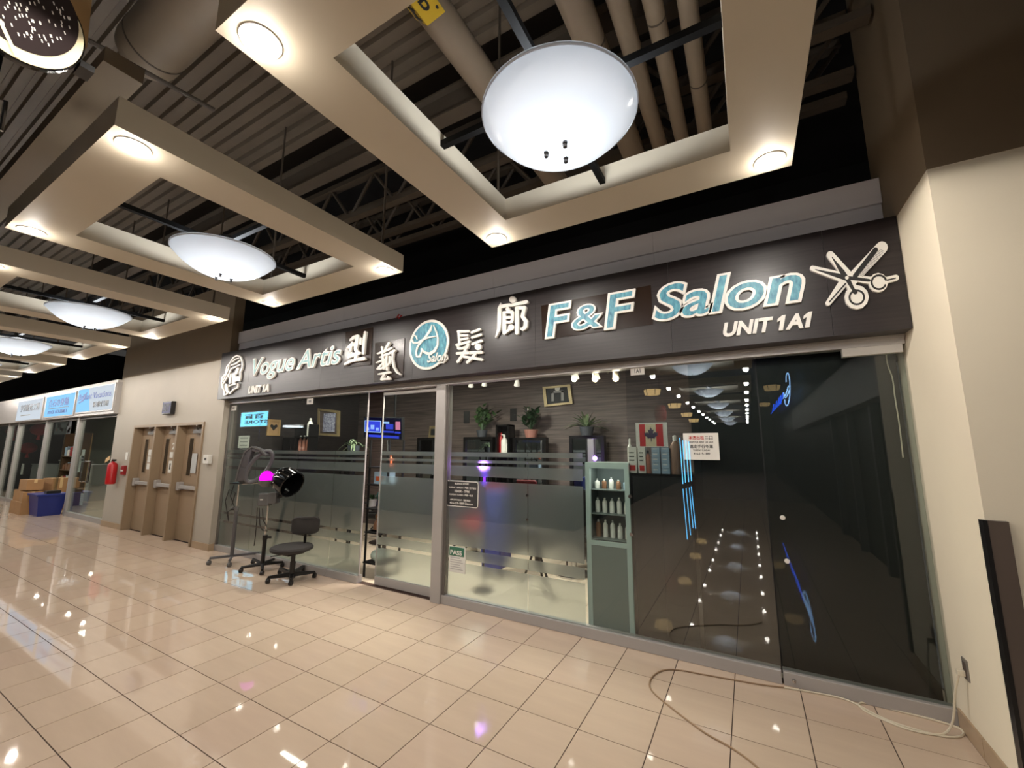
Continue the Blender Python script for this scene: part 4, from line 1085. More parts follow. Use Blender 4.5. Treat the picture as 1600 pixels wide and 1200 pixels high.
# --- ring hair processor on a wheeled stand
b0 = at_z(361, 880, 0); D1 = depth(b0)
hp = thing('hair_processor', 'dark grey ring hair processor on a wheeled stand, leftmost by the glass', 'hair processor', (b0.x, b0.y, 0))
P = lambda px, py, D=D1: at_d(px, py, D)
zb_ = 0.075
for k, (px, py) in enumerate(((326, 883), (358, 886), (419, 872))):
    q = at_z(px, py, 0)
    caster(hp, q.x, q.y, 0.032, 'grey plastic')
ql, qr = at_z(326, 883, 0), at_z(419, 872, 0)
obj('base_bar', MB().obox(((ql.x + qr.x) / 2, (ql.y + qr.y) / 2, 0.095), Vector((qr.x - ql.x, qr.y - ql.y, 0)) / 2, Vector((ql.y - qr.y, qr.x - ql.x, 0)).normalized() * 0.022, UP * 0.016), 'processor grey', hp, bevel=0.006)
qm = at_z(358, 886, 0)
obj('base_bar', MB().cyl((b0.x, b0.y, 0.095), (qm.x, qm.y, 0.09), 0.02, n=8), 'processor grey', hp)
tp = P(373.5, 757)
lo_ = Vector((b0.x, b0.y, 0.09)); mid = lo_.lerp(tp, 0.66)
obj('lower_pole', MB().cyl(lo_, mid, 0.026, n=14), 'processor grey', hp, True)
obj('upper_pole', MB().cyl(mid, tp, 0.013, n=12), 'chrome', hp, True)
obj('clamp_collar', MB().cyl(mid - UP * 0.03, mid + UP * 0.04, 0.032, n=14), 'grey plastic', hp, True)
obj('clamp_knob', MB().cyl(mid - RH * 0.02, mid - RH * 0.075, 0.018, n=10), 'black plastic', hp, True)
obj('head_plate', MB().obox(P(372, 755), RH * 0.10, FH * 0.04, UP * 0.008), 'chrome', hp)
# housing: swept arm from the plate over the top
A = [P(371, 752), P(377, 728), P(385, 706), P(397, 697), (P(411, 702)), (P(420, 711))]
arm = MB()
hw = [0.075, 0.085, 0.085, 0.065, 0.045, 0.035]
for k in range(len(A) - 1):
    pass
def ribbon(pts, ws, dvec, inward):
    """thick curved shell: pts outer edge, inward offset vectors, depth vector"""
    mb = MB(); n = len(pts)
    for k in range(n - 1):
        a, b = pts[k], pts[k + 1]; c, d = b + inward[k + 1] * ws[k + 1], a + inward[k] * ws[k]
        mb.prism([a - dvec, d - dvec, c - dvec, b - dvec], dvec * 2)
    return mb
inw = [(RH * 0.9 + UP * 0.1).normalized(), (RH * 0.8 - UP * 0.3).normalized(), (RH * 0.6 - UP * 0.8).normalized(), (-UP), (-UP * 0.9 - RH * 0.3).normalized(), (-UP * 0.6 - RH * 0.7).normalized()]
obj('arm_housing', ribbon(A, [0.12, 0.14, 0.13, 0.08, 0.05, 0.04], FH * 0.05, inw), 'processor grey', hp, bevel=0.012)
obj('front_trim', ribbon([a - FH * 0.056 for a in A], [0.02] * 6, FH * 0.006, inw), 'grey plastic', hp)
cR = P(405, 729)
ra = (RH * 0.55 + UP * 0.84).normalized(); rb = (RH * 0.84 - UP * 0.55).normalized()
ringp = [cR + ra * (0.265 * math.cos(t)) + rb * (0.105 * math.sin(t)) + FH * 0.05 * math.sin(t) for t in [2 * math.pi * k / 40 for k in range(40)]]
obj('heating_ring', MB().tube(ringp, 0.028, 10, True), 'processor grey', hp, True)
obj('ring_lining', MB().tube([cR + ra * (0.243 * math.cos(t)) + rb * (0.085 * math.sin(t)) + FH * 0.05 * math.sin(t) for t in [2 * math.pi * k / 40 for k in range(40)]], 0.014, 8, True), 'grey plastic', hp, True)
obj('swivel_foot', MB().ell(P(384, 752), RH * 0.11, FH * 0.05, UP * 0.03), 'black plastic', hp, True)
obj('tray_arm', MB().cyl(P(378, 756), P(404, 755), 0.009, n=8), 'chrome', hp, True)
obj('power_cord', MB().tube([P(366, 757), P(360, 775), P(366, 792), P(356, 800), P(357, 815), P(352, 783), P(358, 765), P(368, 770), P(362, 790)], 0.006, 6), 'black plastic', hp, True)
# --- hood dryer on a star base
b1 = at_z(409, 893, 0); D2 = depth(b1)
Q = lambda px, py, D=D2: at_d(px, py, D)
hd = thing('hood_dryer', 'glossy black hood hair dryer with grey control box on a star base', 'hood dryer', (b1.x, b1.y, 0))
ends = [(376, 893), (409, 897), (441, 884), (432, 877), (395, 879)]
for px, py in ends:
    q = at_z(px, py + 2, 0)
    obj('base_leg', MB().tube([(b1.x, b1.y, 0.10), (q.x, q.y, 0.068)], [0.026, 0.017], 8), 'black metal', hd, True)
    caster(hd, q.x, q.y, 0.028)
lo2 = Vector((b1.x, b1.y, 0.08)); t2_ = Q(419, 790); md2 = lo2.lerp(t2_, 0.47)
obj('lower_pole', MB().cyl(lo2, md2, 0.026, n=14), 'black metal', hd, True)
obj('upper_pole', MB().cyl(md2, t2_, 0.013, n=12), 'chrome', hd, True)
obj('clamp_collar', MB().cyl(md2 - UP * 0.03, md2 + UP * 0.03, 0.033, n=12), 'black plastic', hd, True)
obj('clamp_knob', MB().cyl(md2 + RH * 0.02, md2 + RH * 0.08, 0.016, n=10), 'black plastic', hd, True)
bxc = Q(415, 780)
cbx = obj('control_box', MB().obox(bxc, RH * 0.075, FH * 0.06, UP * 0.085), 'grey plastic', hd, bevel=0.015)
obj('badge', MB().obox(bxc - FH * 0.062 - RH * 0.02, RH * 0.02, FH * 0.002, UP * 0.007), 'letter white', cbx)
obj('side_box', MB().obox(Q(428, 778), RH * 0.06, FH * 0.055, UP * 0.075), 'grey plastic', hd, bevel=0.012)
hc = Q(449, 752)
ha = (RH * 0.84 - UP * 0.42 - FH * 0.34).normalized(); hb_ = ha.cross(UP).normalized(); hcx = hb_.cross(ha).normalized()
obj('hood', MB().lathe([(0.0, -0.20), (0.07, -0.19), (0.13, -0.155), (0.17, -0.09), (0.185, 0.0), (0.185, 0.11), (0.175, 0.12), (0.165, 0.11), (0.165, 0.0), (0.10, -0.12), (0.0, -0.15)], hc, 32, ha), 'gloss black', hd, True)
for k in range(11):
    a = 2 * math.pi * k / 11
    for rr, hh in ((0.176, -0.05), (0.145, -0.13)):
        q = hc + ha * hh + (hb_ * math.cos(a + hh * 3) + hcx * math.sin(a + hh * 3)) * rr
        obj('vent_hole', MB().ell(q, RH * 0.008, FH * 0.008, UP * 0.008, 8, 6), 'letter side', hd)
obj('yoke', MB().tube([Q(430, 778), Q(440, 775), Q(450, 766), hc - ha * 0.03 - UP * 0.12], 0.022, 8), 'black plastic', hd, True)
mg = Q(417, 743)
obj('lit_visor', MB().lathe([(0.085, -0.03), (0.09, 0.0), (0.075, 0.05), (0.04, 0.085), (0.0, 0.095)], mg - UP * 0.03, 20), 'uv magenta', hd, True)
obj('visor_base', MB().lathe([(0.05, -0.12), (0.09, -0.08), (0.1, -0.035), (0.0, -0.03)], mg - UP * 0.03, 20), 'grey plastic', hd, True)
for pts in ([(404, 793), (403, 815), (401, 838), (399, 852)], [(407, 793), (408, 820), (412, 828), (420, 829)], [(412, 794), (413, 812), (419, 822)]):
    obj('power_cord', MB().tube([Q(*p) - FH * 0.03 for p in pts], 0.006, 6), 'black plastic', hd, True)
# --- office chair
b2 = at_z(455, 911, 0); D3 = depth(b2)
K = lambda px, py, D=D3: at_d(px, py, D)
oc = thing('office_chair', 'armless charcoal swivel chair standing by the salon glass', 'office chair', (b2.x, b2.y, 0))
for px, py in ((418, 912), (454, 915), (491, 903), (474, 893), (437, 897)):
    q = at_z(px, py, 0)
    d = Vector((q.x - b2.x, q.y - b2.y, 0)).normalized(); s_ = Vector((-d.y, d.x, 0))
    e = Vector((q.x, q.y, 0.075)); c = Vector((b2.x, b2.y, 0.105))
    mbl = MB()
    A_ = [c + s_ * 0.03 - UP * 0.025, c - s_ * 0.03 - UP * 0.025, c - s_ * 0.022 + UP * 0.03, c + s_ * 0.022 + UP * 0.03]
    B_ = [e + s_ * 0.018 - UP * 0.014, e - s_ * 0.018 - UP * 0.014, e - s_ * 0.014 + UP * 0.014, e + s_ * 0.014 + UP * 0.014]
    mbl.add(A_ + B_, [(0, 1, 2, 3), (7, 6, 5, 4), (0, 4, 5, 1), (1, 5, 6, 2), (2, 6, 7, 3), (3, 7, 4, 0)])
    obj('base_leg', mbl, 'black plastic', oc)
    caster(oc, q.x, q.y, 0.029)
obj('gas_column', MB().lathe([(0.034, 0.06), (0.034, 0.26), (0.026, 0.26), (0.026, 0.42)], (b2.x, b2.y, 0), 16), 'black plastic', oc, True)
sc_ = K(456, 857); sz = sc_.z
obj('seat', MB().lathe([(0.0, -0.035), (0.20, -0.032), (0.245, -0.012), (0.25, 0.012), (0.235, 0.032), (0.0, 0.042)], (sc_.x, sc_.y, sz), 28), 'charcoal fabric', oc, True)
obj('seat_plate', BX(sc_.x - 0.11, sc_.x + 0.11, sc_.y - 0.11, sc_.y + 0.11, sz - 0.065, sz - 0.035), 'black metal', oc, bevel=0.008)
obj('tilt_lever', MB().cyl((sc_.x, sc_.y, sz - 0.055), Vector((sc_.x, sc_.y, sz - 0.10)) - RH * 0.26, 0.007, n=6), 'black metal', oc)
bk = K(477, 821, D3 + 0.14)
bax = (RH * 0.95 + FH * 0.25).normalized(); bn_ = Vector((-bax.y, bax.x, 0))
pad = MB()
n = 24
poly = []
for i in range(n):
    t_ = 2 * math.pi * i / n
    cx_, cz_ = math.cos(t_), math.sin(t_)
    ex_ = math.copysign(abs(cx_) ** 0.45, cx_) * 0.172; ez_ = math.copysign(abs(cz_) ** 0.45, cz_) * 0.112
    poly.append((ex_, ez_))
rings = []
for off, sc2 in ((-0.035, 0.82), (-0.028, 0.95), (0.0, 1.0), (0.02, 0.95), (0.026, 0.8)):
    rings.append([bk + bax * (x * sc2) + UP * (z * sc2) + bn_ * (off + 0.9 * x * x) for x, z in poly])
V = [v for r in rings for v in r]; Fs = []
for k in range(4):
    for i in range(n): Fs.append((k * n + i, k * n + (i + 1) % n, (k + 1) * n + (i + 1) % n, (k + 1) * n + i))
Fs += [tuple(range(n)), tuple(range(4 * n, 5 * n))]
pad.add(V, Fs)
obj('backrest', pad, 'charcoal fabric', oc, True)
low = bk - UP * 0.24
obj('back_bar', MB().tube([Vector((sc_.x, sc_.y, sz - 0.05)), Vector((bk.x, bk.y, sz - 0.05)) + bn_ * 0.05, bk + bn_ * 0.05 - UP * 0.15, bk + bn_ * 0.035 + UP * 0.02], 0.018, 8), 'black metal', oc, True)

# ================================================================== NOTICES ON THE GLASS
def notice_rect(p0, p1, Y):
    a, b = at_y(*p0, Y), at_y(*p1, Y)
    return min(a.x, b.x), max(a.x, b.x), min(a.z, b.z), max(a.z, b.z)
# opening hours decal: white outline and lettering on the outside of the glass
x0, x1, z0, z1 = notice_rect((696.5, 751), (747, 794), -0.003)
z0 = at_y(697, 790, -0.003).z; z1 = at_y(697, 750.5, -0.003).z
hrs = thing('hours_decal', 'white outlined opening-hours decal on the frosted glass by the post', 'decal', ((x0 + x1) / 2, -0.002, z0))
rr = 0.03
def rrect(x0, x1, z0, z1, r, n=5):
    P = []
    for cx, cz, a0 in ((x1 - r, z1 - r, 0), (x0 + r, z1 - r, 90), (x0 + r, z0 + r, 180), (x1 - r, z0 + r, 270)):
        for k in range(n + 1):
            a = math.radians(a0 + 90 * k / n); P.append((cx + r * math.cos(a), cz + r * math.sin(a)))
    return P
o_, i_ = rrect(x0, x1, z0, z1, rr), rrect(x0 + 0.008, x1 - 0.008, z0 + 0.008, z1 - 0.008, rr - 0.006)
n = len(o_); V = [(x, -0.002, z) for x, z in o_] + [(x, -0.002, z) for x, z in i_] + [(x, -0.0005, z) for x, z in o_] + [(x, -0.0005, z) for x, z in i_]
Fs = []
for k in range(n):
    j = (k + 1) % n
    Fs += [(k, j, n + j, n + k), (2 * n + k, 3 * n + k, 3 * n + j, 2 * n + j), (k, 2 * n + k, 2 * n + j, j), (n + k, n + j, 3 * n + j, 3 * n + k)]
obj('outline', MB().add(V, Fs), 'letter white', hrs)
obj('backing', MB().prism([Vector((x, -0.0005, z)) for x, z in i_], (0, 0.0004, 0)), 'dark grey plastic', hrs)
w, h = x1 - x0, z1 - z0
for body, fx, fz, fw_, fh_, bd in (('BUSINESS HOURS', .29, .86, .42, .07, .02), ('TUESDAY - SUNDAY : 星期二至星期日', .09, .70, .84, .08, .015), ('10AM - 7PM', .29, .55, .44, .10, .02), ('MONDAY CLOSED : 星期一休息', .12, .42, .72, .08, .015), ('APPOINTMENT : 預約電話', .15, .22, .62, .08, .015), ('416-219-1889 Damon', .14, .09, .70, .09, .02)):
    place_text('lettering', body, Vector((x0 + w * fx, -0.0005, z0 + h * fz)), XW, ZW, w * fw_, h * fh_, 0.0015, 'letter white', hrs, bold=bd)
# PASS notice
x0, x1, z0, z1 = notice_rect((702.5, 852), (727, 895), -0.003)
z0 = at_y(705, 893, -0.003).z; z1 = at_y(705, 853, -0.003).z
ps = thing('pass_notice', 'green and white PASS inspection notice low on the glass by the post', 'notice', ((x0 + x1) / 2, -0.004, z0))
obj('sheet', BX(x0, x1, -0.006, -0.0005, z0, z1), 'paper', ps)
obj('green_header', BX(x0 + 0.004, x1 - 0.018, -0.008, -0.006, z0 + (z1 - z0) * 0.64, z1 - 0.004), 'green print', ps)
place_text('lettering', 'PASS', Vector((x0 + 0.016, -0.008, z0 + (z1 - z0) * 0.68)), XW, ZW, (x1 - x0) * 0.72, (z1 - z0) * 0.18, 0.001, 'letter white', ps, bold=0.03)
for k in range(6): obj('print_line', BX(x0 + 0.018, x1 - 0.03 - 0.02 * (k % 3), -0.0065, -0.006, z0 + 0.03 + 0.024 * k, z0 + 0.036 + 0.024 * k), 'print grey', ps)
# rental notice behind the glass
x0, x1, z0, z1 = notice_rect((1067, 677), (1125, 719), -0.002)
rn = thing('rental_notice', 'white notice with red and black lettering taped on the dark glass', 'notice', ((x0 + x1) / 2, -0.003, z0))
obj('sheet', BX(x0, x1, -0.0025, -0.0005, z0, z1), 'letter white', rn)
w, h = x1 - x0, z1 - z0
for body, fx, fz, fw_, fh_, m_ in (('本店出租', .16, .75, .44, .15, 'print red'), ('二', .62, .77, .10, .10, 'print black'), ('口', .74, .75, .10, .14, 'print black'), ('SHOP FOR RENT OR SALE', .15, .62, .70, .08, 'print black'), ('進走手行各業', .18, .43, .66, .14, 'print black'), ('TUESDAY-SUNDAY', .27, .32, .48, .065, 'print black'), ('416-219-1889', .28, .19, .46, .085, 'print black')):
    place_text('lettering', body, Vector((x0 + w * fx, -0.0025, z0 + h * fz)), XW, ZW, w * fw_, h * fh_, 0.001, m_, rn, bold=0.02)
# small unit plates
for px0, py0, px1, py1, txt, lab in ((985, 574, 1007, 585, '1A1', 'small white 1A1 unit plate at the top of the dark glass'), (361, 634.5, 369, 641, '', 'tiny square sticker at the top left corner of the salon glass'), (480, 623, 489, 631, '', 'small white sensor plate at the top of the left salon glass')):
    x0, x1, z0, z1 = notice_rect((px0, py0), (px1, py1), -0.002)
    t = thing('unit_plate', lab, 'plate', ((x0 + x1) / 2, -0.002, z0))
    obj('plate', BX(x0, x1, -0.004, -0.0005, z0, z1), 'letter white', t)
    if txt: place_text('lettering', txt, Vector((x0 + (x1 - x0) * 0.3, -0.004, z0 + (z1 - z0) * 0.25)), XW, ZW, (x1 - x0) * 0.42, (z1 - z0) * 0.5, 0.001, 'print black', t, bold=0.02)
    else: obj('print_dot', BX(x0 + (x1 - x0) * 0.3, x0 + (x1 - x0) * 0.7, -0.005, -0.004, z0 + (z1 - z0) * 0.3, z0 + (z1 - z0) * 0.7), 'print grey', t)
x0, x1, z0, z1 = notice_rect((374, 681), (389, 700), 0.02)
t = thing('window_notice', 'white paper notice on the left salon glass above the ring processor', 'notice', ((x0 + x1) / 2, 0.02, z0))
obj('sheet', BX(x0, x1, 0.014, 0.016, z0, z1), 'paper', t)
for k in range(6): obj('print_line', BX(x0 + 0.05, x1 - 0.05, 0.0125, 0.014, z1 - 0.05 - 0.06 * k, z1 - 0.03 - 0.06 * k), 'print grey', t)
# bundle of glowing reflection tubes added on the glass for a mirrored light
lt = thing('reflection_tubes', 'bundle of thin glowing blue reflection tubes standing in for a mirrored light beside the rental notice', 'reflection tubes', (at_y(1072, 800, 0.03).x, -0.006, 0.6))
for k, (xa, ya, xb2, yb2) in enumerate(((1062, 684, 1067, 756), (1066.5, 688, 1071, 754), (1071.5, 688, 1076, 753), (1076, 690, 1080.5, 752), (1067, 764, 1074, 843), (1072, 763, 1079, 836), (1077, 762, 1083, 825), (1080, 760, 1087, 826))):
    obj('reflection_tube', MB().cyl(at_y(xa, ya, -0.006), at_y(xb2, yb2, -0.006), 0.0022 if k < 4 else 0.0014, n=6), 'reflection blue', lt)

# ================================================================== CORD AND SOCKET
so = at_x(1510, 1046, X_R)
sk = thing('wall_socket', 'grey wall socket with a white plug on the pier beside the dark glass', 'socket', (X_R, so.y, so.z - 0.06))
obj('cover_plate', BX(X_R - 0.006, X_R, so.y - 0.036, so.y + 0.036, so.z - 0.058, so.z + 0.058), 'outlet grey', sk)
obj('outlet_insert', BX(X_R - 0.009, X_R - 0.006, so.y - 0.018, so.y + 0.018, so.z - 0.04, so.z + 0.04), 'guard brown', sk)
obj('plug', BX(X_R - 0.045, X_R - 0.009, so.y - 0.014, so.y + 0.016, so.z - 0.04, so.z - 0.008), 'cord white', sk, bevel=0.004)
pc = thing('power_cord', 'white power cord looping from the socket along the base rail', 'cord', (2.4, -0.15, 0))
F0 = lambda px, py: at_z(px, py, 0.006)
pts = [Vector((X_R - 0.035, so.y, so.z - 0.03)), Vector((X_R - 0.06, so.y + 0.03, 0.26)), at_x(1491, 1125, X_R - 0.07)]
pts[2].z = max(pts[2].z, 0.05)
fl = [F0(1480, 1146), F0(1462, 1149), F0(1420, 1141), F0(1378, 1124), F0(1352, 1112), F0(1339, 1100), F0(1350, 1097), F0(1400, 1110), F0(1450, 1122), F0(1500, 1137), F0(1508, 1147), F0(1495, 1153), F0(1462, 1149), F0(1400, 1131), F0(1368, 1117), F0(1335, 1098), F0(1310, 1089), F0(1260, 1080), F0(1225, 1074)]
def smooth(P, it=2):
    for _ in range(it):
        Q_ = [P[0]]
        for a, b in zip(P[:-1], P[1:]): Q_ += [a.lerp(b, 0.25), a.lerp(b, 0.75)]
        P = Q_ + [P[-1]]
    return P
obj('cable', MB().tube(smooth(pts + fl), 0.006, 6), 'cord white', pc, True)
fl2 = [F0(1225, 1074), F0(1190, 1070), F0(1140, 1061), F0(1095, 1053), F0(1060, 1046), F0(1035, 1046), F0(1018, 1057), F0(1013, 1071), F0(1022, 1084), F0(1045, 1103), F0(1075, 1126), F0(1105, 1148), F0(1140, 1166), F0(1170, 1187), F0(1190, 1205), F0(1210, 1230)]
tag(obj('floor_cable', MB().tube(smooth(fl2), 0.0055, 6), 'cord brown', None, True), 'brown cable looping over the floor tiles at the lower right', 'cable')
# loose cord behind the dark door glass
p = [at_y(1384, 545, 0.1), at_y(1386, 570, 0.1), at_y(1395, 590, 0.1), at_y(1398, 620, 0.1), at_y(1405, 660, 0.1), at_y(1411, 715, 0.1)]
tag(obj('loose_cable', MB().tube(smooth(p), 0.004, 6), 'cord white', None, True), 'thin grey cable hanging behind the dark glass door', 'cable')

# ================================================================== SALON INTERIOR
YB = 2.68
def rect_at(px0, py0, px1, py1, Y):
    a, b = at_y(px0, py0, Y), at_y(px1, py1, Y)
    return min(a.x, b.x), max(a.x, b.x), min(a.z, b.z), max(a.z, b.z)
def station(px0, px1, top, label, lit):
    x0, x1, z0, z1 = rect_at(px0, top, px1, 735, YB)
    t = thing('mirror_station', label, 'mirror station', ((x0 + x1) / 2, YB, 0), 'black mirror stations along the salon back wall')
    fr_ = 0.05
    obj('frame', MB().box(x0, x0 + fr_, YB, YB + 0.12, 0.8, z1).box(x1 - fr_, x1, YB, YB + 0.12, 0.8, z1).box(x0 + fr_, x1 - fr_, YB, YB + 0.12, z1 - fr_, z1).box(x0 + fr_, x1 - fr_, YB, YB + 0.12, 0.8, 0.85), 'black lacquer', t)
    obj('mirror', BX(x0 + fr_, x1 - fr_, YB + 0.03, YB + 0.05, 0.85, z1 - fr_), lit, t)
    obj('ledge', BX(x0, x1, YB - 0.24, YB + 0.12, 0.74, 0.79), 'black lacquer', t)
    obj('cabinet', BX(x0 + 0.02, x1 - 0.02, YB - 0.18, YB + 0.12, 0.0, 0.74), 'black lacquer', t)
    return x0, x1, z1
stn = []
for a, b, top, lab, m_ in ((724, 769, 683, 'black mirror station behind the plant nearest the post', 'mirror'), (801, 853, 684, 'black mirror station in the middle under the pink flower pot', 'mirror'), (889, 945, 681, 'black mirror station beside the mint cabinet', 'mirror'),
                       (652, 684, 684, 'black mirror station just left of the silver post', 'mirror'), (513, 540, 689, 'black mirror station behind the left salon glass', 'mirror')):
    stn.append(station(a, b, top, lab, m_))
x0, x1, z0, z1 = rect_at(779, 664, 799, 735, YB)
tw = thing('product_tower', 'tall black product tower between two mirror stations', 'cabinet', ((x0 + x1) / 2, YB, 0))
obj('carcass', MB().box(x0, x0 + 0.03, YB - 0.1, YB + 0.12, 0, z1).box(x1 - 0.03, x1, YB - 0.1, YB + 0.12, 0, z1).box(x0, x1, YB + 0.10, YB + 0.12, 0, z1).box(x0, x1, YB - 0.1, YB + 0.1, z1 - 0.03, z1), 'black lacquer', tw)
for z in (0.4, 0.8, 1.2, 1.56): obj('shelf_board', BX(x0 + 0.03, x1 - 0.03, YB - 0.1, YB + 0.1, z, z + 0.02), 'black lacquer', tw)
def bottle(x, y, z, r, h, m, label, cat_m='black plastic', group=None, pump=False):
    t = thing('bottle', label, 'bottle', (x, y, z), group)
    obj('body', MB().lathe([(0, 0), (r * .95, 0), (r, h * .06), (r, h * .68), (r * .75, h * .78), (r * .35, h * .84), (r * .35, h * .86)], (x, y, z), 14), m, t, True)
    obj('cap', MB().lathe([(r * .4, h * .85), (r * .4, h * .98), (0, h)], (x, y, z), 12), cat_m, t, True)
    if pump: obj('nozzle', BX(x - r * 1.1, x, y - 0.006, y + 0.006, z + h * .98, z + h * 1.02), cat_m, t)
    return t
xc = (x0 + x1) / 2
bottle(xc, YB - 0.02, 1.58, 0.06, 0.36, 'bottle white', 'white pump bottle on the tall black product tower', 'bottle white', None, True)
bottle(xc + 0.09, YB - 0.02, 1.58, 0.04, 0.26, 'bottle white', 'slim white bottle at the right on the black product tower', 'bottle white')
bottle(xc - 0.09, YB + 0.02, 1.58, 0.035, 0.40, 'red', 'dark red bottle at the left on the black product tower', 'red')
# plants
def leaf_mb(mb, base, d, length, width, droop):
    d = d.normalized(); side = d.cross(UP)
    side = side.normalized() if side.length > 1e-3 else Vector((1, 0, 0))
    pts = []; n = 5
    for k in range(n + 1):
        t = k / n
        p = base + d * (length * t) - UP * (droop * length * t * t)
        wv = width * math.sin(math.pi * (0.12 + 0.88 * t) ** 0.8) * 0.5
        pts.append((p - side * wv, p + UP * 0.15 * wv, p + side * wv))
    V = [v for tri in pts for v in tri]; Fs = []
    for k in range(n):
        a = 3 * k
        Fs += [(a, a + 1, a + 4, a + 3), (a + 1, a + 2, a + 5, a + 4)]
    mb.add(V, Fs)
def plant(px, py_base, pot_r, pot_h, z0, Y, mpot, mleaf, label, n, L, W_, droop, spread, cat='plant', stems=False):
    p = at_y(px, py_base, Y)
    base = Vector((p.x, Y, z0))
    t = thing('potted_plant', label, 'potted plant', base)
    obj('pot', MB().lathe([(0, 0), (pot_r * .75, 0), (pot_r, pot_h), (pot_r * .88, pot_h), (pot_r * .85, pot_h * .85), (0, pot_h * .85)], base, 20), mpot, t, True)
    obj('soil', MB().lathe([(0, pot_h * .88), (pot_r * .86, pot_h * .88)], base, 16), 'soil', t)
    for k in range(n):
        a = rnd.uniform(0, 2 * math.pi); e = rnd.uniform(*spread)
        d = Vector((math.cos(a) * math.cos(e), math.sin(a) * math.cos(e) * 0.42, math.sin(e)))
        st_ = base + UP * pot_h * .85
        l = L * rnd.uniform(.65, 1.1)
        if stems:
            tip = st_ + d * l
            so_ = obj('stem', MB().tube([st_, st_ + d * l * .5 + UP * .02, tip], [0.008, 0.006, 0.003], 5), mleaf, t)
            for q in range(6):
                mb = MB(); b_ = st_ + d * (l * (.35 + .11 * q)); a2 = rnd.uniform(0, 6.28)
                leaf_mb(mb, b_, Vector((math.cos(a2), math.sin(a2), 0.5)) + d * .6, W_ * 2.4, W_, .25)
                obj('leaf', mb, mleaf, so_)
        else:
            mb = MB(); leaf_mb(mb, st_, d, l, W_, droop); obj('leaf', mb, mleaf, t)
    return t
YP = YB + 0.06
plant(753, 683, .11, .13, stn[0][2], YP, 'pot grey', 'leaf', 'bushy upright potted plant on the mirror station nearest the post', 10, .50, .075, .3, (0.75, 1.45), stems=True)
plant(830, 684, .13, .14, stn[1][2], YP, 'pot pink', 'leaf dark', 'potted plant in a pinkish pot on the middle mirror station', 9, .46, .075, .3, (0.7, 1.45), stems=True)
plant(917, 681, .12, .14, stn[2][2], YB - .05, 'pot grey', 'leaf pale', 'striped arching-leaf plant on the mirror station beside the mint cabinet', 44, .50, .065, .45, (0.15, 1.4))
# framed pictures on the back wall
def picture(pts, Y, mframe, mart, label, detail=None, fw_=0.05):
    P = [at_y(px, py, Y) for px, py in pts]          # tl, tr, br, bl
    c = sum(P, Vector()) / 4
    t = thing('framed_picture', label, 'picture', c)
    inner = [p + (c - p).normalized() * fw_ * 1.4 for p in P]
    mb = MB()
    for k in range(4):
        j = (k + 1) % 4
        mb.prism([P[k] - Vector((0, .04, 0)), P[j] - Vector((0, .04, 0)), inner[j] - Vector((0, .04, 0)), inner[k] - Vector((0, .04, 0))], (0, .04, 0))
    obj('frame', mb, mframe, t)
    a = obj('artwork', MB().prism([q - Vector((0, .02, 0)) for q in inner], (0, .015, 0)), mart, t)
    return t, a, c, P
YW = 2.99
t, a, c, P = picture([(849, 605), (892, 601), (896, 631), (852, 636)], YW, 'gold frame', 'art dark', 'crooked gold-framed dark picture high on the salon back wall')
obj('print_disc', MB().lathe([(0, 0.0), (.05, 0.0), (.05, .003)], c + Vector((0, -.024, .13)), 14, (0, -1, 0)), 'paper', a)
obj('print_arch', MB().box(c.x - .12, c.x - .07, c.y - .026, c.y - .021, c.z - .1, c.z + .08).box(c.x + .07, c.x + .12, c.y - .026, c.y - .021, c.z - .1, c.z + .08).box(c.x - .12, c.x + .12, c.y - .026, c.y - .021, c.z + .05, c.z + .09), 'print grey', a)
t, a, c, P = picture([(499, 638.5), (532, 642), (531, 682), (498, 680)], 1.6, 'gold frame', 'salon wood', 'gold-framed sketch portrait behind the left salon glass')
cc = at_y(514.5, 661, 1.57)
sk_ = obj('sketch_sheet', BX(at_y(506, 660, 1.57).x, at_y(524, 660, 1.57).x, 1.555, 1.565, at_y(515, 675, 1.57).z, at_y(515, 646, 1.57).z), 'art sketch', a)
Pw = [at_x(px, py, -6.298) for px, py in ((418, 655), (436, 657), (436, 681), (418, 680))]
cw = sum(Pw, Vector()) / 4
ys0, ys1 = min(q.y for q in Pw), max(q.y for q in Pw); zs0, zs1 = min(q.z for q in Pw), max(q.z for q in Pw)
t = thing('framed_picture', 'tan framed certificate with a dark heart behind the left salon glass', 'picture', cw)
obj('frame', MB().box(-6.3, -6.27, ys0, ys0 + .04, zs0, zs1).box(-6.3, -6.27, ys1 - .04, ys1, zs0, zs1).box(-6.3, -6.27, ys0 + .04, ys1 - .04, zs0, zs0 + .04).box(-6.3, -6.27, ys0 + .04, ys1 - .04, zs1 - .04, zs1), 'tan wood', t)
a = obj('artwork', BX(-6.3, -6.285, ys0 + .04, ys1 - .04, zs0 + .04, zs1 - .04), 'art tan', t)
obj('heart_print', MB().prism([cw + Vector((.0145, y, z)) for y, z in ((0, -.06), (.08, .03), (.05, .07), (0, .04), (-.05, .07), (-.08, .03))], (-.002, 0, 0)), 'print black', a)
t, a, c, P = picture([(673, 666), (684, 666), (684, 684), (671, 684)], YW, 'gold frame', 'paper', 'small pale framed photo beside the silver post')
obj('photo_print', BX(c.x - .06, c.x + .06, c.y - .03, c.y - .021, c.z - .08, c.z + .06), 'art dark', a)
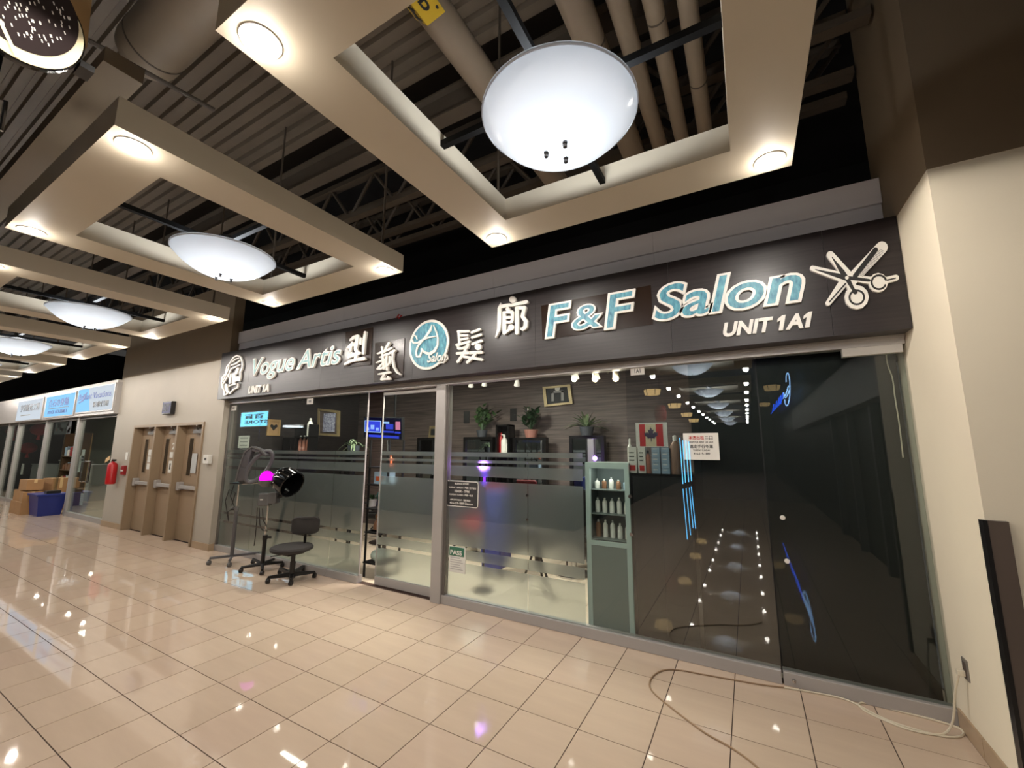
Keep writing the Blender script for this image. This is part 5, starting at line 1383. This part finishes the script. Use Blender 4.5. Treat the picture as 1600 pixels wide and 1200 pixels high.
# shelf of products on the left
x0, x1, z0, z1 = rect_at(469, 664, 488, 708, 1.0)
ws = thing('wall_shelf', 'black shelf box with coloured tubes behind the left salon glass', 'shelf', ((x0 + x1) / 2, 1.0, z0))
obj('carcass', MB().box(x0, x1, 1.08, 1.1, z0, z1).box(x0, x0 + .02, .9, 1.08, z0, z1).box(x1 - .02, x1, .9, 1.08, z0, z1).box(x0, x1, .9, 1.08, z0 - .02, z0).box(x0, x1, .9, 1.08, (z0 + z1) / 2 + .02, (z0 + z1) / 2 + .04), 'black lacquer', ws)
for k in range(3):
    bottle(x0 + .10 + (x1 - x0 - .2) * k / 2, .97, z0, .035, .32, 'bottle pink', '%s pink tube on the black shelf behind the left salon glass' % ('left', 'middle', 'right')[k], 'bottle white')
bottle(x1 - .08, .97, (z0 + z1) / 2 + .04, .05, .34, 'bottle white', 'tall white bottle on top of the black shelf box', 'bottle white')
# dark counter with appliance at far left
x0, x1, z0, z1 = rect_at(415, 682, 466, 712, 1.1); x0 = max(x0, -6.2)
ct = thing('wash_counter', 'dark cabinet with a grey top behind the left salon glass', 'cabinet', ((x0 + x1) / 2, 1.2, 0))
obj('body', BX(x0, x1, 1.1, 1.5, 0, z1 - .03), 'black lacquer', ct); obj('top_board', BX(x0 - .02, x1 + .02, 1.08, 1.52, z1 - .03, z1), 'dark grey plastic', ct)
obj('front_door', BX(x0 + .04, (x0 + x1) / 2 - .01, 1.085, 1.1, .1, z1 - .08), 'black lacquer', ct); obj('front_door', BX((x0 + x1) / 2 + .01, x1 - .04, 1.085, 1.1, .1, z1 - .08), 'black lacquer', ct)
# television
TVY = 0.85
tl, tr_, br_, bl_ = at_y(568.5, 650, TVY + .1), at_y(628.5, 651, TVY), at_y(627.5, 686, TVY), at_y(569, 684, TVY + .1)
tv = thing('television', 'wall television showing a blue news screen in the salon doorway', 'television', (tl + br_) / 2)
Xt = (tr_ - tl); wt = Xt.length; Xt.normalize(); Zt = ((tl - bl_) + (tr_ - br_)) / 2; ht = Zt.length; Zt.normalize(); Nt = Xt.cross(Zt).normalized()
def tvr(u0, u1, v0, v1, d0, d1):
    return MB().prism([bl_ + Xt * (wt * u) + Zt * (ht * v) + Nt * d1 for u, v in ((u0, v0), (u1, v0), (u1, v1), (u0, v1))], -Nt * (d1 - d0))
obj('bezel', tvr(0, 1, 0, 1, -.03, .012), 'black plastic', tv)
scn = obj('screen', tvr(.02, .98, .05, .96, .012, .014), 'tv dark', tv)
for u0, u1, v0, v1, m_ in ((.03, .47, .28, .82, 'tv pale'), (.045, .455, .31, .79, 'tv blue'), (.50, .80, .30, .38, 'tv blue'), (.53, .68, .70, .78, 'tv pale'), (.60, .78, .45, .68, 'tv blue'), (.84, .95, .44, .80, 'tv pink'), (.15, .92, .06, .17, 'tv blue'), (.07, .16, .35, .5, 'tv pale'), (.2, .3, .42, .62, 'tv pale'), (.34, .42, .36, .5, 'tv pale'), (.82, .96, .28, .36, 'tv blue')):
    obj('screen_graphic', tvr(u0, u1, v0, v1, .014, .0155 if m_ == 'tv pale' and u1 - u0 > .3 else .017), m_, scn)
obj('wall_arm', MB().cyl((tl + br_) / 2 - Nt * .03, (tl + br_) / 2 - Nt * .03 + Vector((0, .25, 0)), .02, n=8), 'black metal', tv)
obj('ceiling_pole', MB().cyl((tl + br_) / 2 - Nt * .03 + Vector((0, .25, -.1)), Vector(((tl.x + br_.x) / 2, (tl.y + br_.y) / 2 + .25, 3.1)), .02, n=8), 'black metal', tv)
# black metal rack in the doorway with things on its shelves
rk0 = at_z(568.5, 901, 0); YR = rk0.y
rk = thing('metal_rack', 'black metal plant rack standing in the salon doorway', 'rack', (rk0.x, YR, 0))
rx0 = rk0.x; rx1 = at_y(591, 800, YR).x + 0.10
zt_ = at_y(572, 688, YR).z
for x, y in ((rx0, YR), (rx1, YR + .05), (rx0, YR + .32), (rx1, YR + .32)):
    obj('upright', MB().cyl((x, y, 0), (x, y, zt_), 0.016, n=8), 'black metal', rk)
shz = [at_y(580, py, YR).z for py in (879, 831, 794, 756, 729)]
for z in shz: obj('shelf_board', BX(rx0 - .02, rx1 + .02, YR - .02, YR + .34, z - .02, z), 'black metal', rk, bevel=0.004)
obj('brace', MB().cyl((rx0, YR + .3, zt_), (rx1, YR + .1, shz[3]), .01, n=6), 'black metal', rk)
rxm = (rx0 + rx1) / 2
cb = thing('ceramic_bowl', 'pale green ceramic bowl on the lowest shelf of the black rack', 'bowl', (rxm, YR + .12, shz[0]))
obj('bowl_body', MB().lathe([(0, 0), (.07, 0), (.12, .05), (.125, .09), (.10, .13), (.03, .15), (0, .15)], (rxm, YR + .12, shz[0]), 20), 'ceramic', cb, True)
obj('lid_knob', MB().ell((rxm, YR + .12, shz[0] + .16), XW * .02, Vector((0, .02, 0)), UP * .02, 10, 6), 'ceramic', cb, True)
fg = thing('figurine', 'small dark brown figurine on the second lowest rack shelf', 'figurine', (rx0 + .1, YR + .1, shz[1]))
obj('figure_body', MB().lathe([(0, 0), (.05, 0), (.06, .06), (.04, .12), (.02, .15), (.035, .18), (.035, .21), (0, .24)], (rx0 + .1, YR + .1, shz[1]), 14), 'bottle amber', fg, True)
obj('figure_base', BX(rx0 + .04, rx0 + .16, YR + .04, YR + .16, shz[1], shz[1] + .02), 'black lacquer', fg)
bottle(rx0 + .24, YR + .1, shz[1], .03, .14, 'black lacquer', 'small black jar beside the brown figurine on the rack')
p_ = plant(581, 790, .07, .10, shz[2], YR + .14, 'paper', 'leaf', 'grassy green plant in a white pot on the middle rack shelf', 26, .26, .022, .7, (0.3, 1.4))
p_ = plant(590, 785, .05, .08, shz[2], YR + .22, 'pot grey', 'turquoise', 'turquoise-leaved small plant at the right on the middle rack shelf', 14, .20, .03, .4, (0.5, 1.4))
bx_ = thing('product_box', 'blue and orange product box on the upper rack shelf', 'box', (rxm, YR + .12, shz[3]))
obj('carton', BX(rx0 + .04, rx1 - .02, YR + .05, YR + .2, shz[3], shz[3] + .16), 'label blue', bx_); obj('print_patch', BX(rx0 + .08, rx0 + .2, YR + .046, YR + .05, shz[3] + .04, shz[3] + .1), 'orange', bx_)
bottle(rx1 - .04, YR + .12, shz[4], .025, .16, 'orange', 'orange bottle at the right end of the top rack shelf', 'orange')
p_ = plant(553, 700, .10, .14, at_y(553, 700, YR + .5).z - .1, YR + .5, 'pot grey', 'leaf pale', 'pale arching plant in a square grey pot left of the television', 22, .42, .035, .9, (0.3, 1.4))
sd = thing('plant_stand', 'dark stand holding the pale arching plant by the doorway', 'stand', (at_y(553, 700, YR + .5).x, YR + .5, 0))
zz_ = at_y(553, 700, YR + .5).z - .1; xx_ = at_y(553, 700, YR + .5).x
obj('top_board', BX(xx_ - .16, xx_ + .16, YR + .34, YR + .66, zz_ - .03, zz_), 'black lacquer', sd)
for sx in (-1, 1):
    for sy in (-1, 1): obj('leg', MB().cyl((xx_ + sx * .13, YR + .5 + sy * .13, 0), (xx_ + sx * .13, YR + .5 + sy * .13, zz_ - .03), .015, n=8), 'black lacquer', sd)
# salon chairs and tripod behind the frosted film
def salon_chair(x, y, rot, label, mseat):
    t = thing('salon_chair', label, 'salon chair', (x, y, 0), 'salon chairs behind the frosted glass'); t.rotation_euler.z = rot
    def lo(nm, mb, m, sm=False, bv=0): return obj(nm, MB().add([v + t.location for v in mb.v], mb.f), m, t, sm, bv)
    lo('base_disc', MB().lathe([(.28, 0), (.28, .02), (.05, .06), (0, .06)], n=24), 'chrome', True)
    lo('column', MB().cyl((0, 0, .05), (0, 0, .42), .04, n=14), 'chrome', True)
    lo('seat', BX(-.26, .26, -.25, .25, .42, .56), mseat, False, .04)
    lo('backrest', MB().obox((0, .27, .82), XW * .25, Vector((0, .05, -.01)), Vector((0, .04, .28))), mseat, False, .04)
    for s in (-1, 1):
        lo('armrest', BX(s * .27, s * .34, -.2, .25, .68, .73), 'black plastic', False, .02)
        lo('arm_post', BX(s * .28, s * .33, -.05, .05, .48, .68), 'chrome')
    lo('footrest', MB().tube([(-.12, -.2, .3), (-.14, -.42, .18), (.14, -.42, .18), (.12, -.2, .3)], .014, 8), 'chrome', True)
    return t
salon_chair(-0.35, 1.75, .5, 'black salon chair blurred behind the frosted glass beside the tripod', 'black lacquer')
salon_chair(-2.0, 1.9, -.3, 'dark red salon chair blurred behind the frosted glass near the post', 'red paper')
salon_chair(-4.0, 1.8, .2, 'black salon chair blurred behind the left frosted glass', 'black lacquer')
tq = at_y(838, 900, 0.7); ty = .7
tpd = thing('trainer_tripod', 'dark tripod stand seen blurred through the frosted glass', 'tripod', (tq.x, ty, 0))
hub = Vector((at_y(838, 842, ty).x, ty, at_y(838, 842, ty).z))
for px, py in ((805, 945), (868, 962), (850, 925)):
    q = at_z(px, py, 0.0); q = Vector((at_y(px, py, ty).x, ty + rnd.uniform(-.1, .15), 0.012))
    obj('leg', MB().cyl(hub - UP * .05, q, .014, n=8), 'black metal', tpd)
obj('column', MB().cyl(hub - UP * .35, hub + UP * .12, .02, n=10), 'black metal', tpd)
obj('top_bar', MB().cyl(hub + UP * .12 - XW * .18, hub + UP * .12 + XW * .18, .012, n=8), 'chrome', tpd)
wb2 = thing('roll_trolley', 'dark blue trolley blurred behind the frosted glass under the hours decal', 'trolley', (-1.0, 1.15, 0))
obj('body', BX(-1.38, -1.08, 1.0, 1.3, .12, 1.12), 'blue plastic', wb2, bevel=.02)
for z in (.35, .6, .85): obj('drawer', BX(-1.37, -1.09, .985, 1.0, z - .1, z + .1), 'blue plastic', wb2)
for sx in (-1.35, -1.13): obj('caster', MB().cyl((sx, 1.05, .06), (sx + .03, 1.05, .06), .06, n=12), 'black plastic', wb2)
# violet lamp
vl = at_y(757, 745, .55)
uv = thing('violet_lamp', 'violet glowing lamp tube behind the frosted glass right of the post', 'lamp', (vl.x, .55, 0))
obj('tube', MB().cyl((vl.x, .55, vl.z - .10), (vl.x, .55, vl.z + .10), .016, n=10), 'uv violet', uv)
obj('stand', MB().cyl((vl.x, .55, 0.02), (vl.x, .55, vl.z - .10), .012, n=8), 'black metal', uv)
obj('foot', MB().lathe([(.12, 0), (.12, .02), (0, .025)], (vl.x, .55, 0), 18), 'black metal', uv)
ul = bpy.data.lights.new('violet_glow', 'POINT'); ul.energy = 5; ul.color = (.5, .2, 1); ul.shadow_soft_size = .04
l = _link(bpy.data.objects.new('glow', ul)); l.parent = uv; l.location = (0, -.03, vl.z + .14)
# mint display cabinet
x0, x1 = 0.448, 0.872; yc0, yc1 = 0.05, 0.38; zt2 = 1.565
mc = thing('display_cabinet', 'mint-green display cabinet of bottles pressed against the salon glass', 'display cabinet', ((x0 + x1) / 2, .2, 0))
obj('frame', MB().box(x0, x0 + .045, yc0, yc0 + .03, .02, zt2).box(x1 - .045, x1, yc0, yc0 + .03, .02, zt2).box(x0 + .045, x1 - .045, yc0, yc0 + .03, zt2 - .055, zt2).box(x0 + .045, x1 - .045, yc0, yc0 + .03, .80, .84), 'mint frame', mc)
obj('lower_panel', BX(x0 + .045, x1 - .045, yc0 + .004, yc0 + .03, .02, .80), 'mint panel', mc)
obj('side_panel', BX(x0, x0 + .02, yc0 + .03, yc1, .02, zt2), 'mint panel', mc); obj('side_panel', BX(x1 - .02, x1, yc0 + .03, yc1, .02, zt2), 'mint panel', mc)
obj('back_panel', BX(x0 + .02, x1 - .02, yc1 - .01, yc1, .02, zt2), 'mint panel', mc); obj('top_panel', BX(x0 + .02, x1 - .02, yc0 + .03, yc1 - .01, zt2 - .02, zt2), 'mint panel', mc)
obj('base_plinth', BX(x0, x1, yc0, yc1, 0, .02), 'mint panel', mc)
for k, z in enumerate((.845, 1.075, 1.30)):
    obj('shelf_board', BX(x0 + .022, x1 - .022, yc0 + .04, yc1 - .012, z, z + .008), 'mint panel', mc)
nmz = ('lowest', 'middle', 'top')
for k, z in enumerate((.853, 1.083, 1.308)):
    for q in range(5):
        x = x0 + .07 + (x1 - x0 - .14) * q / 4
        m_ = ('bottle amber' if q == 0 and k == 0 else ('bottle amber' if k == 2 and q in (1, 3) else ('label blue' if k == 2 and q == 4 else 'bottle white')))
        bottle(x, yc0 + .15, z, .024, (.15, .15, .10)[k] * rnd.uniform(.85, 1.15), m_, '%s bottle from the left on the %s shelf of the mint cabinet' % (ORD[q], nmz[k]), 'bottle white' if q % 2 else 'paper grey', 'bottles in the mint cabinet')
cl_ = bpy.data.lights.new('cabinet_strip', 'AREA'); cl_.shape = 'RECTANGLE'; cl_.size = .3; cl_.size_y = .05; cl_.energy = 1.0; cl_.color = (1, .95, .85)
l = _link(bpy.data.objects.new('cabinet_strip', cl_)); l.parent = mc; l.location = (0, yc0 + .06 - .2, zt2 - .03)
obj('strip_light', BX(x0 + .06, x1 - .06, yc0 + .05, yc0 + .07, zt2 - .03, zt2 - .022), 'tube white', mc)
# black cabinet under the products
zk = at_y(1030, 740, .10).z
xk0, xk1 = .90, 1.40
bc = thing('black_cabinet', 'black cabinet behind the dark glass carrying the boxed products', 'cabinet', ((xk0 + xk1) / 2, .3, 0))
obj('body', BX(xk0, xk1, .06, .50, .0, zk - .02), 'charcoal board', bc)
obj('top_board', BX(xk0 - .005, xk1 + .01, .045, .52, zk - .02, zk), 'black lacquer', bc)
obj('front_door', BX(xk0 + .01, (xk0 + xk1) / 2 - .003, .052, .06, .06, zk - .04), 'charcoal board', bc); obj('front_door', BX((xk0 + xk1) / 2 + .003, xk1 - .01, .052, .06, .06, zk - .04), 'charcoal board', bc)
YK = .10
def prod_box(px0, px1, top, label, red=True):
    x0, x1, z0, z1 = rect_at(px0, top, px1, 740, YK)
    t = thing('product_box', label, 'box', ((x0 + x1) / 2, YK, zk), 'boxed products on the black cabinet')
    c = obj('carton', BX(x0, x1, YK, YK + .07, zk, z1), 'letter white' if red else 'label blue', t)
    if red:
        obj('red_patch', BX(x0 + .012, x1 - .012, YK - .002, YK, zk + .02, zk + .07), 'label red', c)
        for q in range(3): obj('print_line', BX(x0 + .014, x1 - .02, YK - .002, YK, zk + .11 + .035 * q, zk + .12 + .035 * q), 'print black', c)
    return x0, x1, z1
prod_box(980, 995.5, 698, 'white and red boxed hair product, left of the pair')
prod_box(996, 1009.5, 698.5, 'white and red boxed hair product, right of the pair')
for k in range(2):
    for q in range(5):
        x0, x1, z0, z1 = rect_at(1017.5 + 15 * k, 699, 1032 + 15 * k, 740, YK)
        hq = (z1 - zk) / 5
        t = thing('small_carton', '%s pale blue carton from the bottom in the %s stack below the flag picture' % (ORD[q], ('left', 'right')[k]), 'carton', ((x0 + x1) / 2, YK, zk + hq * q), 'stacked pale blue cartons')
        c = obj('carton', BX(x0, x1, YK, YK + .07, zk + hq * q + .001, zk + hq * (q + 1) - .002), 'label blue', t)
        obj('print_line', BX(x0 + .012, x1 - .02, YK - .002, YK, zk + hq * (q + .62), zk + hq * (q + .8)), 'letter white', c)
xq = at_y(1012.5, 720, YK + .02).x
bottle(xq, YK + .03, zk, .022, .21, 'bottle pink', 'slim pink bottle with a black cap between the boxes and blue cartons', 'black plastic')
bottle(at_y(985, 720, YK + .12).x, YK + .12, zk, .024, .32, 'bottle white', 'white capped bottle standing behind the white and red boxes', 'bottle white')
xq = at_y(1056, 720, YK + .03).x
bottle(xq, YK + .04, zk, .046, .345, 'bottle bronze', 'large bronze bottle with a white cap beside the reflection tubes', 'bottle white')
# flag picture standing on the cartons
x0, x1, z0, z1 = rect_at(993, 661, 1044, 699, YK + .01)
fp = thing('flag_picture', 'white framed maple leaf flag picture standing on the pale blue cartons', 'picture', ((x0 + x1) / 2, YK + .02, z0))
fpp = obj('card', BX(x0, x1, YK + .005, YK + .02, z0 + .001, z1), 'letter white', fp)
w, h = x1 - x0, z1 - z0
obj('cream_field', BX(x0 + w * .31, x0 + w * .65, YK + .003, YK + .005, z0 + h * .04, z1 - h * .06), 'flag cream', fpp)
obj('red_bar', BX(x0 + w * .12, x0 + w * .31, YK + .003, YK + .005, z0 + h * .04, z1 - h * .06), 'flag red', fpp)
obj('red_bar', BX(x0 + w * .65, x0 + w * .87, YK + .003, YK + .005, z0 + h * .04, z1 - h * .06), 'flag red', fpp)
cx_, cz_ = x0 + w * .49, z0 + h * .50; s_ = w * .22
ml = [(0, 1.25), (.2, .75), (.42, .85), (.32, .2), (.62, .5), (.7, .32), (1, .38), (.88, .08), (1.02, -.02), (.5, -.42), (.56, -.6), (.06, -.52), (.06, -1.05)]
ml = ml + [(-x, z) for x, z in reversed(ml[1:])]
obj('maple_leaf', MB().prism([Vector((cx_ + x * s_, YK + .0015, cz_ + z * s_ * .95)) for x, z in ml], (0, .0015, 0)), 'leaf purple', fpp)
# track lights
YT = .45
ta, tb = at_y(838, 585, YT), at_y(992, 571, YT)
tk = thing('track_light', 'white track light with three lit heads at the top of the salon glass', 'track light', (ta + tb) / 2)
for xq_ in (ta.x + .05, tb.x - .05): obj('suspension_rod', MB().cyl((xq_, YT, ta.z), (xq_, YT, 3.1), .006, n=6), 'letter white', tk)
obj('rail', BX(ta.x, tb.x, YT - .018, YT + .018, ta.z - .012, ta.z + .012), 'letter white', tk)
for px, py in ((898, 588), (930.5, 588), (962.5, 587)):
    p = at_y(px, py, YT); zr = ta.z
    hd_ = obj('head', MB().lathe([(.012, .05), (.03, .045), (.036, 0), (.045, -.045), (.04, -.045), (.03, 0)], (p.x, YT, p.z + .012), 16, Vector((0, -.5, 1))), 'letter white', tk, True)
    obj('adapter', BX(p.x - .05, p.x + .05, YT - .02, YT + .02, zr - .035, zr - .012), 'letter white', hd_)
    obj('bulb', MB().ell((p.x, YT - .02, p.z - .035), XW * .03, Vector((0, .03, 0)), UP * .03, 12, 8), 'bulb', hd_)
    sl = bpy.data.lights.new('track_beam', 'POINT'); sl.energy = 2.5; sl.color = (1, .86, .68); sl.shadow_soft_size = .03
    l = _link(bpy.data.objects.new('track_beam', sl)); l.parent = tk; l.location = Vector((p.x, YT + .03, p.z - .07)) - tk.location
for k, (px, py) in enumerate(((736, 600), (757, 598), (808, 598))):
    p = at_y(px, py, 1.8)
    t = thing('ceiling_spot', 'unlit white spot head under the salon ceiling, %s of three' % ('leftmost', 'middle', 'rightmost')[k], 'spot lamp', (p.x, 1.8, p.z), 'unlit salon spot heads')
    obj('stem', MB().cyl((p.x, 1.8, p.z), (p.x, 1.8, 3.1), .008, n=6), 'letter white', t)
    obj('head', MB().lathe([(.025, .05), (.04, 0), (.05, -.05), (.04, -.05), (.02, .02)], (p.x, 1.8, p.z), 14, Vector((.3, -.4, 1))), 'letter white', t, True)
for px, py in ((729, 652), (802, 648)):
    p = at_y(px, py, 2.99)
    tag(obj('wall_plate', BX(p.x - .07, p.x + .07, 2.985, 3.0, p.z - .12, p.z + .12), 'black plastic', None, False, .004), 'black wall plate on the salon back wall %s the tall tower' % ('left of' if px < 780 else 'right of'), 'wall plate')
added_lamp(-4.6, 0.45, 3.06, 24, 'unseen square ceiling light added over the left part of the salon')
added_lamp(-1.9, 0.45, 3.06, 100, 'unseen square ceiling light added over the salon doorway')
added_lamp(-0.2, 0.45, 3.06, 44, 'unseen square ceiling light added over the mirror stations of the salon')

# ================================================================== HANGING SIGN AT THE TOP LEFT
XH = -0.35
HS = lambda px, py, d=0.0: at_x(px, py, XH + d)
hs = thing('hanging_sign', 'glossy black oval hanging sign with cream rim and small white dashes, top left', 'hanging sign', HS(60, 60))
tip, botm, lft = HS(133, 80), HS(70, 117), HS(0, 105)
cH = HS(38, 20); NX = Vector((1, 0, 0)); YA = Vector((0, 1, 0))
ry = abs(tip.y - cH.y); rz = abs(cH.z - botm.z) * 1.0
def ovl(sy, sz, d0, d1, oy=0, oz=0, n=48):
    return MB().prism([cH + YA * (oy + ry * sy * math.cos(2 * math.pi * i / n)) + UP * (oz + rz * sz * math.sin(2 * math.pi * i / n)) + NX * d1 for i in range(n)], NX * (d0 - d1))
obj('sign_body', ovl(1, 1, -.03, 0), 'gloss black', hs, bevel=.006)
crm = obj('cream_field', ovl(.96, .96, 0, .003, 0, -rz * .02), 'sign cream', hs)
drk = obj('cocoa_field', ovl(.86, .94, .003, .006, -ry * .02, rz * .18), 'sign cocoa', hs)
for k in range(110):
    a = rnd.uniform(0, 6.28); q = math.sqrt(rnd.random()) * .9
    py_, pz_ = ry * .76 * q * math.cos(a), rz * .22 + rz * .86 * q * math.sin(a)
    b = cH + YA * py_ + UP * pz_ + NX * .0065
    s1 = (YA * .35 - UP * .94).normalized() * .0055; s2 = (YA * .94 + UP * .35).normalized() * .0018
    obj('dash', MB().prism([b - s1 - s2, b + s1 - s2, b + s1 + s2, b - s1 + s2], NX * .001), 'letter white', drk)
obj('cream_bar', MB().prism([HS(-4, 30, .0065), HS(2, 30, .0065), HS(30, 90, .0065), HS(24, 90, .0065)], NX * .001), 'sign cream', drk)
obj('hanger', MB().cyl(cH + UP * rz * .9 - NX * .05, Vector((cH.x - .05, cH.y, ZD)), .012, n=8), 'black metal', hs)
obj('wall_bracket', BX(XH - .10, XH - .02, HS(134, 98).y - .01, HS(141, 98).y + .02, HS(134, 102).z, HS(134, 92).z), 'black plastic', hs)
p0, p1 = HS(96, 0, -.5), HS(140, 72, -.5)
tag(obj('hanging_board', MB().prism([HS(90, -40, -.5), HS(100, 30, -.5), HS(136, 74, -.5), HS(148, -40, -.5)], NX * -.04), 'tan wood'), 'tan board hanging behind the black oval sign at the top left', 'board')
xw = -2.2
pw = [at_x(px, py, xw) for px, py in ((-30, 150), (9, 158), (1, 204), (-30, 230))]
wbx = thing('hanging_light_box', 'white hanging light box cut off by the left edge of the photo', 'light box', (xw, pw[1].y, pw[2].z))
obj('case', MB().prism(pw, NX * -.12), 'letter white', wbx)
obj('trim_edge', MB().cyl(pw[1], pw[2], .012, n=8), 'chrome', wbx)
obj('hanger', MB().cyl((xw - .06, (pw[0].y + pw[1].y) / 2, pw[0].z), (xw - .06, (pw[0].y + pw[1].y) / 2, ZD), .01, n=6), 'black metal', wbx)

# ================================================================== THINGS MIRRORED IN THE GLASS
def mir(p): return Vector((p.x, -p.y, p.z))
# store sign across the corridor
YO = 4.47
a, b = at_y(379, 642, YO), at_y(418, 667, YO)
x0, x1 = min(a.x, b.x), max(a.x, b.x); z1 = (at_y(379, 642, YO).z + at_y(419, 646, YO).z) / 2; z0 = (at_y(378, 665, YO).z + at_y(416, 667, YO).z) / 2
st = thing('light_box_sign', 'cyan lit store sign across the corridor, mirrored in the left salon glass', 'light box', ((x0 + x1) / 2, -YO, z0))
obj('case', BX(x0 - .03, x1 + .03, -YO - .02, -YO + .03, z0 - .03, z1 + .03), 'aluminium', st)
f = obj('lit_face', BX(x0, x1, -YO + .03, -YO + .035, z0, z1), 'sign lit cyan', st)
w, h = x1 - x0, z1 - z0
XM = Vector((-1, 0, 0))
place_text('lettering', '百貨', Vector((x1 - w * .14, -YO + .036, z0 + h * .52)), XM, ZW, w * .72, h * .36, .004, 'print black', f, bold=.02)
place_text('lettering', 'STORE', Vector((x1 + w * .02, -YO + .036, z0 + h * .18)), XM, ZW, w * .86, h * .24, .004, 'print black', f, bold=.02)
# white strip light across the corridor
a, b = at_y(445, 666, YO), at_y(474, 667, YO)
sl_ = thing('strip_light', 'white strip light across the corridor, mirrored beside the tan certificate', 'strip light', ((a.x + b.x) / 2, -YO, a.z))
obj('tube', MB().cyl((a.x, -YO + .05, a.z), (b.x, -YO + .05, b.z), .03, n=8), 'tube white', sl_)
obj('batten', BX(min(a.x, b.x), max(a.x, b.x), -YO - .02, -YO + .02, min(a.z, b.z) - .03, a.z + .04), 'letter white', sl_)
# lanterns along the side corridor
def lantern(x, y, z, s, label):
    t = thing('box_lantern', label, 'lantern', (x, y, z - .2 * s), 'box lanterns of the side corridor')
    obj('shade', MB().lathe([(.42 * s, -.16 * s), (.5 * s, .16 * s)], (x, y, z), 6), 'lantern glow', t)
    for k in range(6):
        a = 2 * math.pi * k / 6
        obj('rib', MB().cyl((x + .425 * s * math.cos(a), y + .425 * s * math.sin(a), z - .17 * s), (x + .51 * s * math.cos(a), y + .51 * s * math.sin(a), z + .17 * s), .018 * s, n=6), 'black lacquer', t)
    obj('top_frame', MB().lathe([(.50 * s, .15 * s), (.53 * s, .16 * s), (.53 * s, .2 * s), (.1, .2 * s)], (x, y, z), 6), 'black lacquer', t)
    obj('cord', MB().cyl((x, y, z + .2 * s), (x, y, ZD), .012, n=6), 'black metal', t)
for k, (px, py) in enumerate(((1019, 613), (1054, 634), (1073, 648), (1084, 657))):
    v = at_x(px, py, -.72); m_ = mir(v)
    lantern(m_.x, m_.y, m_.z, .55, 'glowing box lantern on the left of the mirrored side corridor, %s' % ('nearest', 'second', 'third', 'fourth')[k])
for k, (px, py) in enumerate(((1206, 606), (1194, 632))):
    v = at_x(px, py, 2.75); m_ = mir(v)
    lantern(m_.x, m_.y, m_.z, .55, 'glowing box lantern on the right of the mirrored side corridor, %s' % ('nearest', 'second')[k])
v = mir(at_x(1032, 646, -.9))
rl = thing('red_lantern', 'tall red lantern mirrored above the flag picture', 'lantern', (v.x, v.y, v.z - .3))
obj('shade', MB().lathe([(.14, -.3), (.2, -.22), (.22, 0), (.2, .22), (.14, .3)], v, 16), 'red', rl, True)
obj('cord', MB().cyl(v + UP * .3, Vector((v.x, v.y, ZD)), .01, n=6), 'black metal', rl)
tag(obj('shop_fascia', BX(3.30, 3.499, -14, -1.1, 2.35, 3.05), 'far fascia'), 'grey shop fascia under the blue neon sign, mirrored in the dark glass', 'fascia')
for k in range(4):
    yq = -2.2 - 1.6 * k
    tag(obj('shop_post', BX(3.40, 3.5, yq - .06, yq + .06, 0, 2.35), 'far fascia'), '%s grey shopfront post below the mirrored grey fascia' % ORD[k], 'post', 'posts of the mirrored shopfront')
# blue neon sign on the right wall of the side corridor
XN = 3.24
def NP(px, py): return mir(at_x(px, py, XN))
nn = thing('neon_sign', 'blue neon script sign with a tall loop, mirrored in the dark glass', 'neon sign', NP(1220, 620))
loop = [NP(1190 + a / 12, 560 + b / 12) for a, b in ((460, 440), (455, 330), (490, 250), (520, 340), (535, 520), (525, 760), (480, 910), (440, 850), (430, 770))]
obj('neon_loop', MB().tube(smooth(loop, 2), .016, 6), 'neon pale', nn, True)
for k, (a0, b0, a1, b1, m_) in enumerate(((180, 1040, 230, 860, 'neon blue'), (220, 990, 280, 800, 'neon blue'), (260, 950, 330, 740, 'neon blue'), (310, 900, 360, 700, 'neon blue'), (350, 860, 400, 640, 'neon blue'), (410, 750, 415, 640, 'neon pale'), (430, 720, 500, 520, 'neon pale'), (450, 740, 520, 600, 'neon pale'))):
    obj('neon_stroke', MB().tube(smooth([NP(1190 + a0 / 12, 560 + b0 / 12), NP(1190 + (a0 + a1) / 24 + 1.0, 560 + (b0 + b1) / 24), NP(1190 + a1 / 12, 560 + b1 / 12)], 1), .02, 6), m_, nn, True)
obj('backing_rail', MB().cyl(NP(1205, 646) + NX * .03, NP(1232, 604) + NX * .03, .012, n=6), 'black metal', nn)
